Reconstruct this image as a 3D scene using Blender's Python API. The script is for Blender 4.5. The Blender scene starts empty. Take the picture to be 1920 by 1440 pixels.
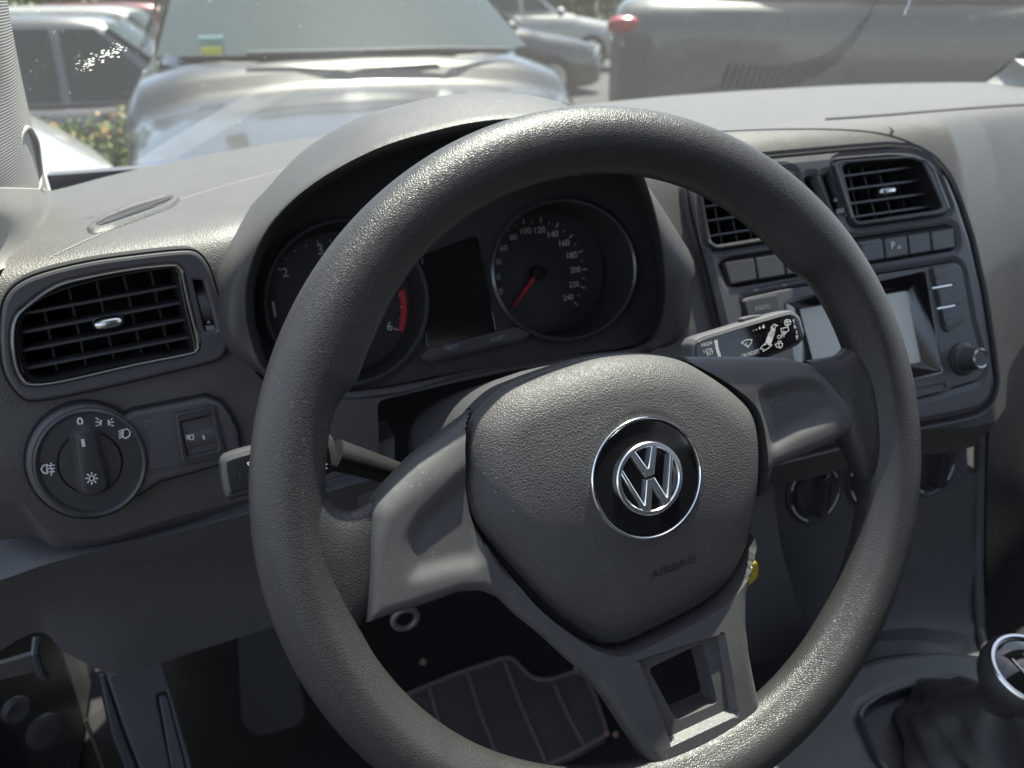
import bpy, math, random
import numpy as np
from mathutils import Vector, Matrix
from mathutils.geometry import delaunay_2d_cdt
random.seed(7); rng = np.random.default_rng(7)
R_ = math.radians
A3 = lambda *v: np.array(v, float)

# ------------------------------------------------------------------ camera
# axes of the car (X right, Y forward, Z up; origin = centre of the steering wheel, metres)
F = 1442.0                                   # focal length for a 1920 px wide frame
M = np.array([[.9363, -.1640, .3105], [-.3511, -.4209, .8364], [-.0065, -.8922, -.4516]])
U_, _, Vt_ = np.linalg.svd(M); M = U_ @ Vt_
O = A3(-.173, -.292, .221)
def ray(px, py): return M @ A3((px-960)/F, (py-720)/F, 1.)
def rays(P):
    P = np.asarray(P, float)
    return np.stack([(P[:, 0]-960)/F, (P[:, 1]-720)/F, np.ones(len(P))], 1) @ M.T
def onY(px, py, y): v = ray(px, py); return O+v*(y-O[1])/v[1]
def onZ(px, py, z): v = ray(px, py); return O+v*(z-O[2])/v[2]

scene = bpy.context.scene
cam = bpy.data.cameras.new('camera'); co = bpy.data.objects.new('camera', cam); scene.collection.objects.link(co)
Rm = Matrix(((M[0, 0], -M[0, 1], -M[0, 2]), (M[1, 0], -M[1, 1], -M[1, 2]), (M[2, 0], -M[2, 1], -M[2, 2])))
co.matrix_world = Matrix.Translation(Vector(O)) @ Rm.to_4x4()
cam.sensor_width = 36; cam.lens = F/1920*36; cam.clip_start = .02; cam.clip_end = 2000
cam.dof.use_dof = True; cam.dof.focus_distance = .40; cam.dof.aperture_fstop = cam.lens/3.0
scene.camera = co

# ------------------------------------------------------------------ planes and small helpers
class Pl:
    """a plane in the car; u, v in the plane, n towards the driver"""
    def __init__(s, o, n):
        s.o = np.array(o, float); s.n = np.array(n, float)/np.linalg.norm(n)
        u = A3(1, 0, 0)-s.n[0]*s.n; s.u = u/np.linalg.norm(u); s.v = np.cross(s.n, s.u)
        if s.v[2] < 0: s.v = -s.v
    def hit(s, px, py, h=0.):
        v = ray(px, py); o = s.o+s.n*h; return O+v*(((o-O)@s.n)/(v@s.n))
    def uv(s, px, py, h=0.):
        p = s.hit(px, py, h)-s.o; return (p@s.u, p@s.v)
    def uvs(s, P, h=0.): return [s.uv(a, b, h) for a, b in P]
    def at(s, u, v, h=0.): return s.o+s.u*u+s.v*v+s.n*h
def slope(o, a, b=0.): return Pl(o, (b, -1., a))
WN = A3(0, -.9135, .4067)
WH = Pl((0, 0, 0), WN)                        # plane of the steering wheel
LF = slope((-.25, .175, .03), .14, .167)     # left face of the dashboard
CF = slope((.3, .197, 0.), .466)              # centre stack
CL = slope((0, .222, .04), .36)               # instruments
HV = slope((.33, .205, -.22), .30)            # climate controls

def cr(P, n=6, closed=True):
    """Catmull-Rom through the points"""
    P = np.asarray(P, float); N = len(P); out = []
    rngi = range(N if closed else N-1)
    for i in rngi:
        if closed: a, b, c, d = P[i-1], P[i], P[(i+1) % N], P[(i+2) % N]
        else: a, b, c, d = P[max(i-1, 0)], P[i], P[i+1], P[min(i+2, N-1)]
        for k in range(n):
            t = k/n
            out.append(.5*((2*b)+(-a+c)*t+(2*a-5*b+4*c-d)*t*t+(-a+3*b-3*c+d)*t**3))
    if not closed: out.append(P[-1])
    return np.array(out)
def rp(P, r=6, n=4):
    """polygon with rounded corners"""
    P = [np.array(p, float) for p in P]; out = []; N = len(P)
    for i in range(N):
        a, b, c = P[i-1], P[i], P[(i+1) % N]
        la, lc = np.linalg.norm(a-b), np.linalg.norm(c-b)
        q = min(r, la*.45, lc*.45); s = b+(a-b)/la*q; e = b+(c-b)/lc*q
        for k in range(n+1):
            t = k/n; out.append((1-t)**2*s+2*t*(1-t)*b+t*t*e)
    return np.array(out)
def circ(cx, cy, rx, ry=None, n=40, rot=0):
    ry = ry or rx; t = np.linspace(0, 2*np.pi, n, endpoint=False); c, s = math.cos(rot), math.sin(rot)
    x, y = rx*np.cos(t), ry*np.sin(t); return np.stack([cx+x*c-y*s, cy+x*s+y*c], 1)
def area(P): P = np.asarray(P); x, y = P[:, 0], P[:, 1]; return .5*np.sum(x*np.roll(y, -1)-y*np.roll(x, -1))
def ccw(P): P = np.asarray(P, float); return P if area(P) > 0 else P[::-1]
def inset(P, d):
    P = np.asarray(P, float); a = P-np.roll(P, 1, 0); b = np.roll(P, -1, 0)-P
    a /= np.linalg.norm(a, axis=1)[:, None]+1e-12; b /= np.linalg.norm(b, axis=1)[:, None]+1e-12
    na = np.stack([-a[:, 1], a[:, 0]], 1); nb = np.stack([-b[:, 1], b[:, 0]], 1)
    m = na+nb; m /= np.linalg.norm(m, axis=1)[:, None]+1e-12
    k = 1/np.maximum(.6, (m*na).sum(1)); return P+m*(d*k)[:, None]
def inside(Q, P):
    Q = np.asarray(Q, float); P = np.asarray(P, float); r = np.zeros(len(Q), bool)
    x, y = Q[:, 0], Q[:, 1]; a = P; b = np.roll(P, -1, 0)
    for (x1, y1), (x2, y2) in zip(a, b):
        if y1 == y2: continue
        c = ((y1 > y) != (y2 > y)) & (x < (x2-x1)*(y-y1)/(y2-y1)+x1); r ^= c
    return r
def dist(Q, P, closed=True):
    Q = np.asarray(Q, float); P = np.asarray(P, float); d = np.full(len(Q), 1e9)
    b = np.roll(P, -1, 0)
    for i in range(len(P) if closed else len(P)-1):
        ab = b[i]-P[i]; L = ab@ab+1e-18; t = np.clip(((Q-P[i])@ab)/L, 0, 1)
        d = np.minimum(d, np.linalg.norm(Q-(P[i]+t[:, None]*ab), axis=1))
    return d
def resamp(P, s, closed=True):
    P = np.asarray(P, float); out = []; N = len(P)
    for i in range(N if closed else N-1):
        a, b = P[i], P[(i+1) % N]; k = max(1, int(round(np.linalg.norm(b-a)/s)))
        out += [a+(b-a)*j/k for j in range(k)]
    if not closed: out.append(P[-1])
    return np.array(out)
def sstep(a, b, x): t = np.clip((x-a)/(b-a), 0, 1); return t*t*(3-2*t)

# ------------------------------------------------------------------ scene objects
ORG = {}
def link(o): scene.collection.objects.link(o)
def thing(name, label, cat, loc, group=None):
    o = bpy.data.objects.new(name, None); link(o); o.location = Vector(loc); o.empty_display_size = .02
    o['label'] = label; o['category'] = cat
    if group: o['group'] = group
    ORG[o.name] = np.array(loc, float); return o
def tag(o, label, cat, group=None):
    o['label'] = label; o['category'] = cat
    if group: o['group'] = group
    return o
def org(o): return ORG.get(o.name, np.zeros(3)) if o else np.zeros(3)
def obj(name, mb, mat, parent=None, smooth=True, ang=38, kind=None, label=None):
    L = org(parent) if parent else None
    V = np.array(mb.v, float)
    if parent is None: L = V.mean(0)
    me = bpy.data.meshes.new(name); me.from_pydata([tuple(p) for p in V-L], [], mb.f); me.validate(); me.update()
    if smooth:
        me.polygons.foreach_set('use_smooth', [True]*len(me.polygons)); me.set_sharp_from_angle(angle=R_(ang))
    mats = mat if isinstance(mat, (list, tuple)) else [mat]
    for m in mats: me.materials.append(m)
    if mb.m and len(mats) > 1 and len(mb.m) == len(me.polygons): me.polygons.foreach_set('material_index', mb.m)
    o = bpy.data.objects.new(name, me); link(o)
    if parent is not None: o.parent = parent; ORG[o.name] = L
    else: o.location = Vector(L); ORG[o.name] = L
    if parent is not None and parent.type == 'MESH': o.location = (0, 0, 0)
    if kind: o['kind'] = kind
    if label: o['label'] = label
    return o
class MB:
    def __init__(s): s.v = []; s.f = []; s.m = []; s.cur = 0
    def add(s, V, Fc):
        b = len(s.v); s.v += [tuple(p) for p in V]; s.f += [tuple(i+b for i in f) for f in Fc]; s.m += [s.cur]*len(Fc); return s
    def loft(s, rings, closed=True, cap0=False, cap1=False):
        n = len(rings[0]); V = [p for r in rings for p in r]; Fc = []
        for i in range(len(rings)-1):
            for j in range(n if closed else n-1):
                k = (j+1) % n; Fc.append((i*n+j, i*n+k, (i+1)*n+k, (i+1)*n+j))
        if cap0: Fc.append(tuple(range(n))[::-1])
        if cap1: Fc.append(tuple((len(rings)-1)*n+j for j in range(n)))
        return s.add(V, Fc)
    def box(s, c, ax, ay, az):
        c, ax, ay, az = map(lambda q: np.array(q, float), (c, ax, ay, az))
        V = [c+i*ax+j*ay+k*az for i in (-1, 1) for j in (-1, 1) for k in (-1, 1)]
        return s.add(V, [(0, 1, 3, 2), (4, 6, 7, 5), (0, 4, 5, 1), (2, 3, 7, 6), (0, 2, 6, 4), (1, 5, 7, 3)])
    def tube(s, pts, rad, n=12, caps=True):
        pts = np.array(pts, float); N = len(pts); rad = [rad]*N if np.isscalar(rad) else rad; rings = []; up = None
        for i in range(N):
            t = pts[min(i+1, N-1)]-pts[max(i-1, 0)]; t /= np.linalg.norm(t)
            if up is None: up = np.cross(t, A3(0, 0, 1) if abs(t[2]) < .9 else A3(1, 0, 0))
            up = up-(up@t)*t; up /= np.linalg.norm(up); w = np.cross(t, up)
            rings.append([pts[i]+rad[i]*(math.cos(a)*up+math.sin(a)*w) for a in np.linspace(0, 2*np.pi, n, endpoint=False)])
        return s.loft(rings, True, caps, caps)
    def disc(s, c, n_, r, prof, seg=40):
        """lathe round axis n_ at c; prof = [(radius, height)...]"""
        n_ = np.array(n_)/np.linalg.norm(n_); u = np.cross(n_, A3(0, 0, 1)); u /= np.linalg.norm(u); w = np.cross(n_, u)
        rings = [[c+n_*h+q*r*(math.cos(a)*u+math.sin(a)*w) for a in np.linspace(0, 2*np.pi, seg, endpoint=False)] for q, h in prof]
        return s.loft(rings, True, prof[0][0] > 1e-4, True)

def cap2d(P, holes=()):
    """triangles of a polygon with holes -> (verts2d, tris)"""
    vs = []; es = []
    for L in [P]+list(holes):
        b = len(vs); n = len(L); vs += [Vector((float(q[0]), float(q[1]))) for q in L]; es += [(b+i, b+(i+1) % n) for i in range(n)]
    r = delaunay_2d_cdt(vs, es, [], 0, 1e-9); V = np.array([tuple(q) for q in r[0]]); T = np.array([t for t in r[2] if len(t) == 3])
    C = V[T].mean(1); k = inside(C, P)
    for h in holes: k &= ~inside(C, h)
    return V, T[k], r
def plate(mb, pl, P, top, bot, bev=.0008, holes=(), uv=False):
    """solid plate on plane pl; P outline in photo px at height top (or uv metres)"""
    Q = ccw(P if uv else pl.uvs(P, top)); H = [ccw(h if uv else pl.uvs(h, top)) for h in holes]
    Qi = inset(Q, bev); Hi = [inset(h, -bev) for h in H]
    at = lambda L, h: [pl.at(a, b, h) for a, b in L]
    mb.loft([at(Q, bot), at(Q, top-bev), at(inset(Q, bev*.3), top-.3*bev), at(Qi, top)])
    for h, hi in zip(H, Hi): mb.loft([at(hi, top), at(inset(h, -bev*.3), top-.3*bev), at(h, top-bev), at(h, bot)])
    V, T, _ = cap2d(Qi, Hi); mb.add(at(V, top), [tuple(t) for t in T]); return mb
def relief(mb, pl, P, sp, hf, bot, holes=(), uv=False, h0=0., to3=None, rings=(), extra=()):
    """height-field plate: every point lifted by hf(points uv)"""
    Q = resamp(ccw(P if uv else pl.uvs(P, h0)), sp); H = [resamp(ccw(h if uv else pl.uvs(h, h0)), sp) for h in holes]
    lo, hi = Q.min(0), Q.max(0); gx = np.arange(lo[0], hi[0], sp); gy = np.arange(lo[1], hi[1], sp*.87)
    G = np.array([(x+(j % 2)*sp*.5, y) for j, y in enumerate(gy) for x in gx])
    k = inside(G, Q) & (dist(G, Q) > sp*.55)
    for h in H: k &= ~inside(G, h) & (dist(G, h) > sp*.55)
    G = G[k]; ex = []
    for d_ in rings:
        for L, sg in [(Q, 1)]+[(h, -1) for h in H]:
            R2 = inset(L, d_*sg); kk = dist(R2, L) > d_*.8; R2 = R2[kk]; kk = inside(R2, Q)
            for h in H: kk &= ~inside(R2, h)
            ex.append(R2[kk])
    for E_ in extra:
        kk = inside(E_, Q) & (dist(E_, Q) > sp*.5)
        for h in H: kk &= ~inside(E_, h) & (dist(E_, h) > sp*.5)
        G = G[dist(G, E_) > sp*.45]; ex.append(E_[kk])
    if ex:
        ex = np.vstack(ex); mx_ = max(rings); gd = dist(G, Q)
        for h in H: gd = np.minimum(gd, dist(G, h))
        G = np.vstack([G[gd > mx_+sp*.5], ex])
    vs = []; es = []
    for L in [Q]+H:
        b = len(vs); n = len(L); vs += [Vector((float(q[0]), float(q[1]))) for q in L]; es += [(b+i, b+(i+1) % n) for i in range(n)]
    vs += [Vector((float(q[0]), float(q[1]))) for q in G]
    r = delaunay_2d_cdt(vs, es, [], 0, 1e-9); V = np.array([tuple(q) for q in r[0]]); T = np.array([t for t in r[2] if len(t) == 3])
    C = V[T].mean(1); k = inside(C, Q)
    for h in H: k &= ~inside(C, h)
    T = T[k]; to3 = to3 or (lambda W, h: pl.o+np.outer(W[:, 0], pl.u)+np.outer(W[:, 1], pl.v)+np.outer(h, pl.n))
    mb.add(to3(V, hf(V)), [tuple(t) for t in T])
    if bot is not None:
        for L in [Q]+H: mb.loft([list(to3(L, np.full(len(L), bot))), list(to3(L, hf(L)))])
    return mb
def stroke(mb, pl, P, w, h=.0006, uv=False, closed=False):
    """thin raised line, P in px on the plane raised by h"""
    Q = np.array(P if uv else pl.uvs(P, h), float)
    if closed: Q = np.vstack([Q, Q[:1]])
    for i in range(len(Q)-1):
        a, b = Q[i], Q[i+1]; d = b-a; L = np.linalg.norm(d)
        if L < 1e-7: continue
        d /= L; m = A3(-d[1], d[0])*w/2; e = d*w*.35
        hh = h+(i % 3)*2e-6
        mb.add([pl.at(*q, hh) for q in (a-e-m, b+e-m, b+e+m, a-e+m)], [(0, 1, 2, 3)])
    return mb
def text(mb, pl, s, p0, p1, h=.0006, uv=False, sq=1., bold=0., centre=False):
    """flat lettering from px p0 (left end of the baseline) to px p1 (right end)"""
    cu = bpy.data.curves.new('t', 'FONT'); cu.body = s; cu.size = 1; cu.offset = bold; cu.resolution_u = 4
    t = bpy.data.objects.new('t', cu); link(t); dg = bpy.context.evaluated_depsgraph_get(); dg.update()
    me = t.evaluated_get(dg).to_mesh(); V = np.array([tuple(v.co) for v in me.vertices]); Fc = [tuple(p.vertices) for p in me.polygons]
    bpy.data.objects.remove(t)
    a, b = (np.array(p0), np.array(p1)) if uv else (np.array(pl.uv(*p0, h)), np.array(pl.uv(*p1, h)))
    x0, x1 = V[:, 0].min(), V[:, 0].max(); d = b-a; k = np.linalg.norm(d)/(x1-x0); d /= np.linalg.norm(d); m = A3(-d[1], d[0])
    W = a+np.outer((V[:, 0]-x0)*k, d)+np.outer(V[:, 1]*k*sq, m); mb.add([pl.at(*q, h) for q in W], Fc); return mb
def bar(mb, a, b, n_, w, d):
    """slat from a to b, w wide across, d deep along -n_"""
    a, b = np.array(a), np.array(b); t = (b-a)/2; s = np.cross(t/np.linalg.norm(t), n_); s /= np.linalg.norm(s)
    c = (a+b)/2-n_*d/2; return mb.box(c, t, s*w/2, n_*d/2)

# ------------------------------------------------------------------ materials
def mat(name, col, rough=.5, metal=0., grain=None, gstr=.4, gdist=.0004, var=.12, vscale=40., dust=0., dcol=(.5, .47, .42), coat=0., spec=.5, emit=None, sub=None):
    m = bpy.data.materials.new(name); m.use_nodes = True; nt = m.node_tree; b = nt.nodes['Principled BSDF']
    N = lambda t, **k: nt.nodes.new(t)
    b.inputs['Roughness'].default_value = rough; b.inputs['Metallic'].default_value = metal; b.inputs['Specular IOR Level'].default_value = spec
    b.inputs['Coat Weight'].default_value = coat; b.inputs['Coat Roughness'].default_value = .08
    tc = N('ShaderNodeTexCoord'); col4 = (*col, 1)
    src = None
    if var:
        n = N('ShaderNodeTexNoise'); n.inputs['Scale'].default_value = vscale; n.inputs['Detail'].default_value = 5; nt.links.new(tc.outputs['Object'], n.inputs['Vector'])
        mx = N('ShaderNodeMix'); mx.data_type = 'RGBA'; nt.links.new(n.outputs['Fac'], mx.inputs['Factor'])
        mx.inputs['A'].default_value = tuple(c*(1-var) for c in col)+(1,); mx.inputs['B'].default_value = tuple(min(1, c*(1+var)) for c in col)+(1,)
        src = mx.outputs['Result']
        rr = N('ShaderNodeMapRange'); rr.inputs['To Min'].default_value = max(.02, rough-.08); rr.inputs['To Max'].default_value = min(1, rough+.08)
        nt.links.new(n.outputs['Fac'], rr.inputs['Value']); nt.links.new(rr.outputs['Result'], b.inputs['Roughness'])
    if dust:
        n2 = N('ShaderNodeTexNoise'); n2.inputs['Scale'].default_value = 620; n2.inputs['Detail'].default_value = 2; nt.links.new(tc.outputs['Object'], n2.inputs['Vector'])
        n3 = N('ShaderNodeTexNoise'); n3.inputs['Scale'].default_value = 35; nt.links.new(tc.outputs['Object'], n3.inputs['Vector'])
        r2 = N('ShaderNodeMapRange'); r2.inputs['From Min'].default_value = .63; r2.inputs['From Max'].default_value = .74; nt.links.new(n2.outputs['Fac'], r2.inputs['Value'])
        r3 = N('ShaderNodeMapRange'); r3.inputs['From Min'].default_value = .45; r3.inputs['From Max'].default_value = .7; nt.links.new(n3.outputs['Fac'], r3.inputs['Value'])
        mu = N('ShaderNodeMath'); mu.operation = 'MULTIPLY'; nt.links.new(r2.outputs[0], mu.inputs[0]); nt.links.new(r3.outputs[0], mu.inputs[1])
        m2 = N('ShaderNodeMath'); m2.operation = 'MULTIPLY'; m2.inputs[1].default_value = dust; nt.links.new(mu.outputs[0], m2.inputs[0])
        mx2 = N('ShaderNodeMix'); mx2.data_type = 'RGBA'; nt.links.new(m2.outputs[0], mx2.inputs['Factor'])
        if src: nt.links.new(src, mx2.inputs['A'])
        else: mx2.inputs['A'].default_value = col4
        mx2.inputs['B'].default_value = (*dcol, 1); src = mx2.outputs['Result']
    if src: nt.links.new(src, b.inputs['Base Color'])
    else: b.inputs['Base Color'].default_value = col4
    if grain:
        v = N('ShaderNodeTexVoronoi'); v.feature = 'DISTANCE_TO_EDGE'; v.inputs['Scale'].default_value = grain
        nz = N('ShaderNodeTexNoise'); nz.inputs['Scale'].default_value = grain*.45
        nt.links.new(tc.outputs['Object'], nz.inputs['Vector'])
        vm = N('ShaderNodeMix'); vm.data_type = 'VECTOR'; vm.inputs['Factor'].default_value = .0022*420/grain
        nt.links.new(tc.outputs['Object'], vm.inputs['A']); nt.links.new(nz.outputs['Color'], vm.inputs['B']); nt.links.new(vm.outputs['Result'], v.inputs['Vector'])
        ra = N('ShaderNodeMapRange'); ra.interpolation_type = 'SMOOTHSTEP'; ra.inputs['From Max'].default_value = .34; nt.links.new(v.outputs['Distance'], ra.inputs['Value'])
        bu = N('ShaderNodeBump'); bu.inputs['Strength'].default_value = gstr; bu.inputs['Distance'].default_value = gdist
        nt.links.new(ra.outputs[0], bu.inputs['Height']); nt.links.new(bu.outputs['Normal'], b.inputs['Normal'])
    if emit: b.inputs['Emission Color'].default_value = (*emit[0], 1); b.inputs['Emission Strength'].default_value = emit[1]
    return m
m_rim = mat('wheel_rubber', (.028, .0275, .028), .42, grain=850, gstr=.52, gdist=.0002, dust=.12, spec=.55)
m_pad = mat('pad_vinyl', (.066, .064, .063), .55, grain=720, gstr=.5, gdist=.00035, dust=.6, dcol=(.28, .27, .24))
m_spoke = mat('spoke_plastic', (.068, .067, .068), .45, grain=2200, gstr=.5, gdist=.0001, dust=.5, dcol=(.3, .29, .25))
m_dash = mat('dash_vinyl', (.068, .065, .063), .5, grain=560, gstr=.45, gdist=.00022, dust=.2)
m_cowl = mat('cowl_vinyl', (.064, .062, .062), .5, grain=800, gstr=.4, gdist=.00025)
m_trim = mat('trim_plastic', (.07, .07, .075), .42, grain=2500, gstr=.25, gdist=.00008)
m_trimd = mat('trim_plastic_dark', (.043, .044, .047), .38, grain=2500, gstr=.25, gdist=.00008)
m_knee = mat('knee_panel_plastic', (.085, .085, .09), .55, grain=900, gstr=.4, gdist=.0002, dust=.2)
m_gloss = mat('gloss_black', (.008, .008, .009), .08, var=0, coat=.6)
m_glossd = mat('dusty_gloss_black', (.006, .006, .007), .16, dust=.12, coat=.3)
m_black = mat('matt_black', (.006, .006, .007), .8, var=0)
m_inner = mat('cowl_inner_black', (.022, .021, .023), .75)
m_slat = mat('vent_slat', (.05, .05, .055), .35, var=0)
m_slatd = mat('vent_vane', (.022, .022, .025), .45, var=0)
m_chrome = mat('chrome', (.82, .83, .84), .08, 1., var=0)
m_satin = mat('satin_metal', (.6, .6, .6), .25, 1., var=0)
m_white = mat('white_print', (.62, .62, .62), .6, var=0)
m_dim = mat('grey_print', (.2, .2, .21), .6, var=0)
m_red = mat('red_print', (.30, .025, .03), .5, var=0, emit=((.6, .02, .02), .015))
m_dial = mat('dial_face', (.022, .023, .028), .5, var=0)
m_screen = mat('radio_screen_glass', (.6, .6, .54), .45, var=.03)
m_carpet = mat('carpet', (.012, .012, .012), .95, grain=900, gstr=.8, gdist=.001, vscale=60, var=.4)
m_mat = mat('mat_fabric', (.075, .068, .062), .9, grain=700, gstr=.6, gdist=.0006, vscale=14, var=.35, dust=.5)
m_rubber = mat('mat_edge', (.14, .13, .115), .8)
m_pillar = None
m_yellow = mat('yellow_plastic', (.42, .32, .02), .4)
m_bootl = mat('gaiter_leather', (.032, .031, .030), .45, grain=500, gstr=.5, gdist=.0003, vscale=50, var=.3)
m_console = mat('console_plastic', (.085, .088, .088), .5, grain=1500, gstr=.3, gdist=.0001, dust=.5)
m_line = mat('thin_bright_line', (.16, .165, .165), .3, .8, var=0)
m_blue = mat('glossy_blue_black_trim', (.028, .031, .038), .22, coat=.4)
m_metal = mat('dull_steel', (.12, .115, .11), .5, .5)

# ------------------------------------------------------------------ steering wheel
sw = thing('steering_wheel', 'black grained three spoke steering wheel with round chrome emblem, in front of the instruments', 'steering wheel', (0, 0, 0))
ROLL = R_(5.0); RC, RT = .1700, .0165
def wv(u, v, h): return WH.at(u, v, h)
def rim_mesh():
    mb = MB(); rings = []; NT, NP = 300, 36
    for i in range(NT):
        th = 2*np.pi*i/NT; deg = math.degrees(th)-5  # angle in wheel, 0 = right
        deg = (deg+180) % 360-180
        # inner flare of the upper arc, with a thumb bump at both ends
        up = float(sstep(8, 20, np.array(deg))*(1-sstep(160, 172, np.array(deg))))
        bump = math.exp(-((deg-21)/7.)**2)+math.exp(-((deg-159)/7.)**2)
        aa = deg if deg < 90 else 180-deg; inn = .0062*math.exp(-((aa-34)/(4.5 if aa < 34 else 20.))**2)
        low = math.exp(-((deg+90)/28.)**2)
        ring = []
        for j in range(NP):
            ph = 2*np.pi*j/NP; c, s = math.cos(ph), math.sin(ph)     # c: outward, s: towards the driver
            rr = RT*(1+.0*c)
            du, dh = rr*c, rr*.97*s
            if c < 0: du -= inn*(-c)**1.2*(1-.35*abs(s))
            du -= .002*low*(c < 0)*(-c)
            # shallow flute along the front of the inner side
            k = math.exp(-((((math.degrees(ph)-138+180) % 360)-180)/17.)**2)
            du += .0010*k; dh -= .0010*k
            r_ = RC+du; ring.append(wv(r_*math.cos(th), r_*math.sin(th), dh))
        rings.append(ring)
    rings.append(rings[0]); mb.loft(rings); return mb
obj('rim', rim_mesh(), m_rim, sw)
def rot(P, a):
    P = np.asarray(P, float); c, s = math.cos(a), math.sin(a); return np.stack([P[:, 0]*c-P[:, 1]*s, P[:, 0]*s+P[:, 1]*c], 1)

# airbag cover (outline read on the wheel plane)
pad_px = [(1210, 663), (1277, 673), (1331, 700), (1381, 732), (1418, 765), (1435, 807), (1440, 873), (1437, 940), (1422, 1015), (1397, 1077), (1360, 1119), (1310, 1152), (1235, 1190), (1185, 1213), (1152, 1213), (1110, 1194), (1039, 1140), (985, 1082), (935, 1027), (902, 982), (887, 932), (881, 873), (883, 823), (897, 782), (943, 736), (997, 711), (1068, 686), (1131, 669)]
PADH = .004
padQ = cr(ccw(WH.uvs(pad_px, PADH)), 4)
def pad_h(W):
    d = dist(W, padQ); e = np.clip(d/.020, 0, 1)
    h = PADH-.009+.0155*np.sqrt(np.clip(1-(1-e)**2, 0, 1))
    r = np.hypot(W[:, 0], W[:, 1]); h = h+.0180*np.clip(1-(r/.100)**2, 0, 1)-.0100+.05*W[:, 1]
    h = np.where(r < .034, h+(.0172-h)*(1-sstep(.0292, .034, r)), h)     # seat of the badge
    return h
pad = obj('airbag_cover', relief(MB(), WH, padQ, .0024, pad_h, -.025, uv=True, rings=(.0006, .0014, .0026, .0042)), m_pad, sw)
EMH = .0178
mb = MB(); mb.disc(wv(0, 0, EMH-.004), WN, 1, [(.0292, 0), (.0292, .0042), (.0283, .005), (.015, .0056), (.0002, .0058)], 72)
obj('badge_disc', mb, m_gloss, pad)
mb = MB(); rings = []
for i in range(97):
    t = 2*np.pi*i/96; rings.append([wv((.0298+.0009*math.cos(p))*math.cos(t), (.0298+.0009*math.cos(p))*math.sin(t), EMH+.0012+.0011*math.sin(p)) for p in np.linspace(0, 2*np.pi, 10, endpoint=False)])
mb.loft(rings); obj('badge_ring', mb, m_chrome, pad)
# emblem: raised ring with the two letters inside
def emblem():
    mb = MB(); R0 = .0182; h0, h1 = EMH+.0005, EMH+.0044; rings = []
    for i in range(97):
        t = 2*np.pi*i/96; c, s = math.cos(t), math.sin(t)
        rings.append([wv(r*c, r*s, h) for r, h in ((R0, h0), (R0, h1-.0005), (R0-.0005, h1), (R0-.0021, h1+.00005), (R0-.0026, h1-.0005), (R0-.0026, h0))])
    mb.loft(rings)
    a = ROLL+R_(1)
    def letter(P, w):
        P = [np.array(p)*R0 for p in P]; L = []; Rr = []; n = len(P)
        for i in range(n):
            d0 = P[i]-P[i-1] if i else P[1]-P[0]; d1 = P[i+1]-P[i] if i < n-1 else P[-1]-P[-2]
            d0 = d0/np.linalg.norm(d0); d1 = d1/np.linalg.norm(d1); n0 = A3(-d0[1], d0[0]); n1 = A3(-d1[1], d1[0]); m = n0+n1; m /= np.linalg.norm(m)
            k = min(1.9, 1/(m@n0))*w*R0/2; L.append(P[i]+m*k); Rr.append(P[i]-m*k)
        clip = lambda q: q*min(1, .90*R0/np.linalg.norm(q))
        Q = rot(np.array([clip(q) for q in L]+[clip(q) for q in Rr[::-1]]), a)
        plate(mb, WH, Q, h1, h0-.001, .00045, uv=True)
    letter([(-.40, .98), (-.07, .16), (.07, .16), (.40, .98)], .21)
    letter([(-.93, .52), (-.41, -.78), (-.29, -.78), (-.05, -.10), (.05, -.10), (.29, -.78), (.41, -.78), (.93, .52)], .21)
    return mb
obj('badge_emblem', emblem(), mat('brushed_chrome', (.85, .86, .87), .24, 1., var=0), pad, ang=25)
mb = MB(); text(mb, WH, 'AIRBAG', WH.uv(1226, 1089, .0135), WH.uv(1310, 1055, .0135), 0, uv=True, sq=.8)
V = np.array(mb.v); uvq = np.stack([(V-WH.o)@WH.u, (V-WH.o)@WH.v], 1); hh = pad_h(uvq)
mb.v = [tuple(p+WN*(h+.00025)) for p, h in zip(V, hh)]
obj('airbag_lettering', mb, mat('embossed_vinyl', (.022, .022, .023), .35, var=0), pad, smooth=False)

# spoke trims
sp_outer = [(899, 769), (842, 812), (775, 865), (726, 917), (704, 944), (696, 962), (693, 1015), (690, 1109), (688, 1172), (737, 1154), (812, 1131), (862, 1114), (905, 1113), (940, 1127), (973, 1160), (1023, 1200), (1073, 1247), (1117, 1283), (1157, 1337), (1193, 1393), (1225, 1440), (1262, 1500), (1300, 1485), (1352, 1432), (1400, 1396), (1424, 1362), (1426, 1320), (1417, 1277), (1408, 1230), (1403, 1175), (1406, 1120), (1430, 1030), (1446, 930), (1458, 880), (1500, 860), (1550, 838), (1600, 812), (1642, 792), (1617, 760), (1594, 740), (1567, 714), (1552, 697), (1530, 682), (1490, 671), (1400, 668), (1300, 668), (1285, 720), (1165, 800), (930, 800)]
spQ = ccw(WH.uvs(sp_outer, .002))
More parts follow.
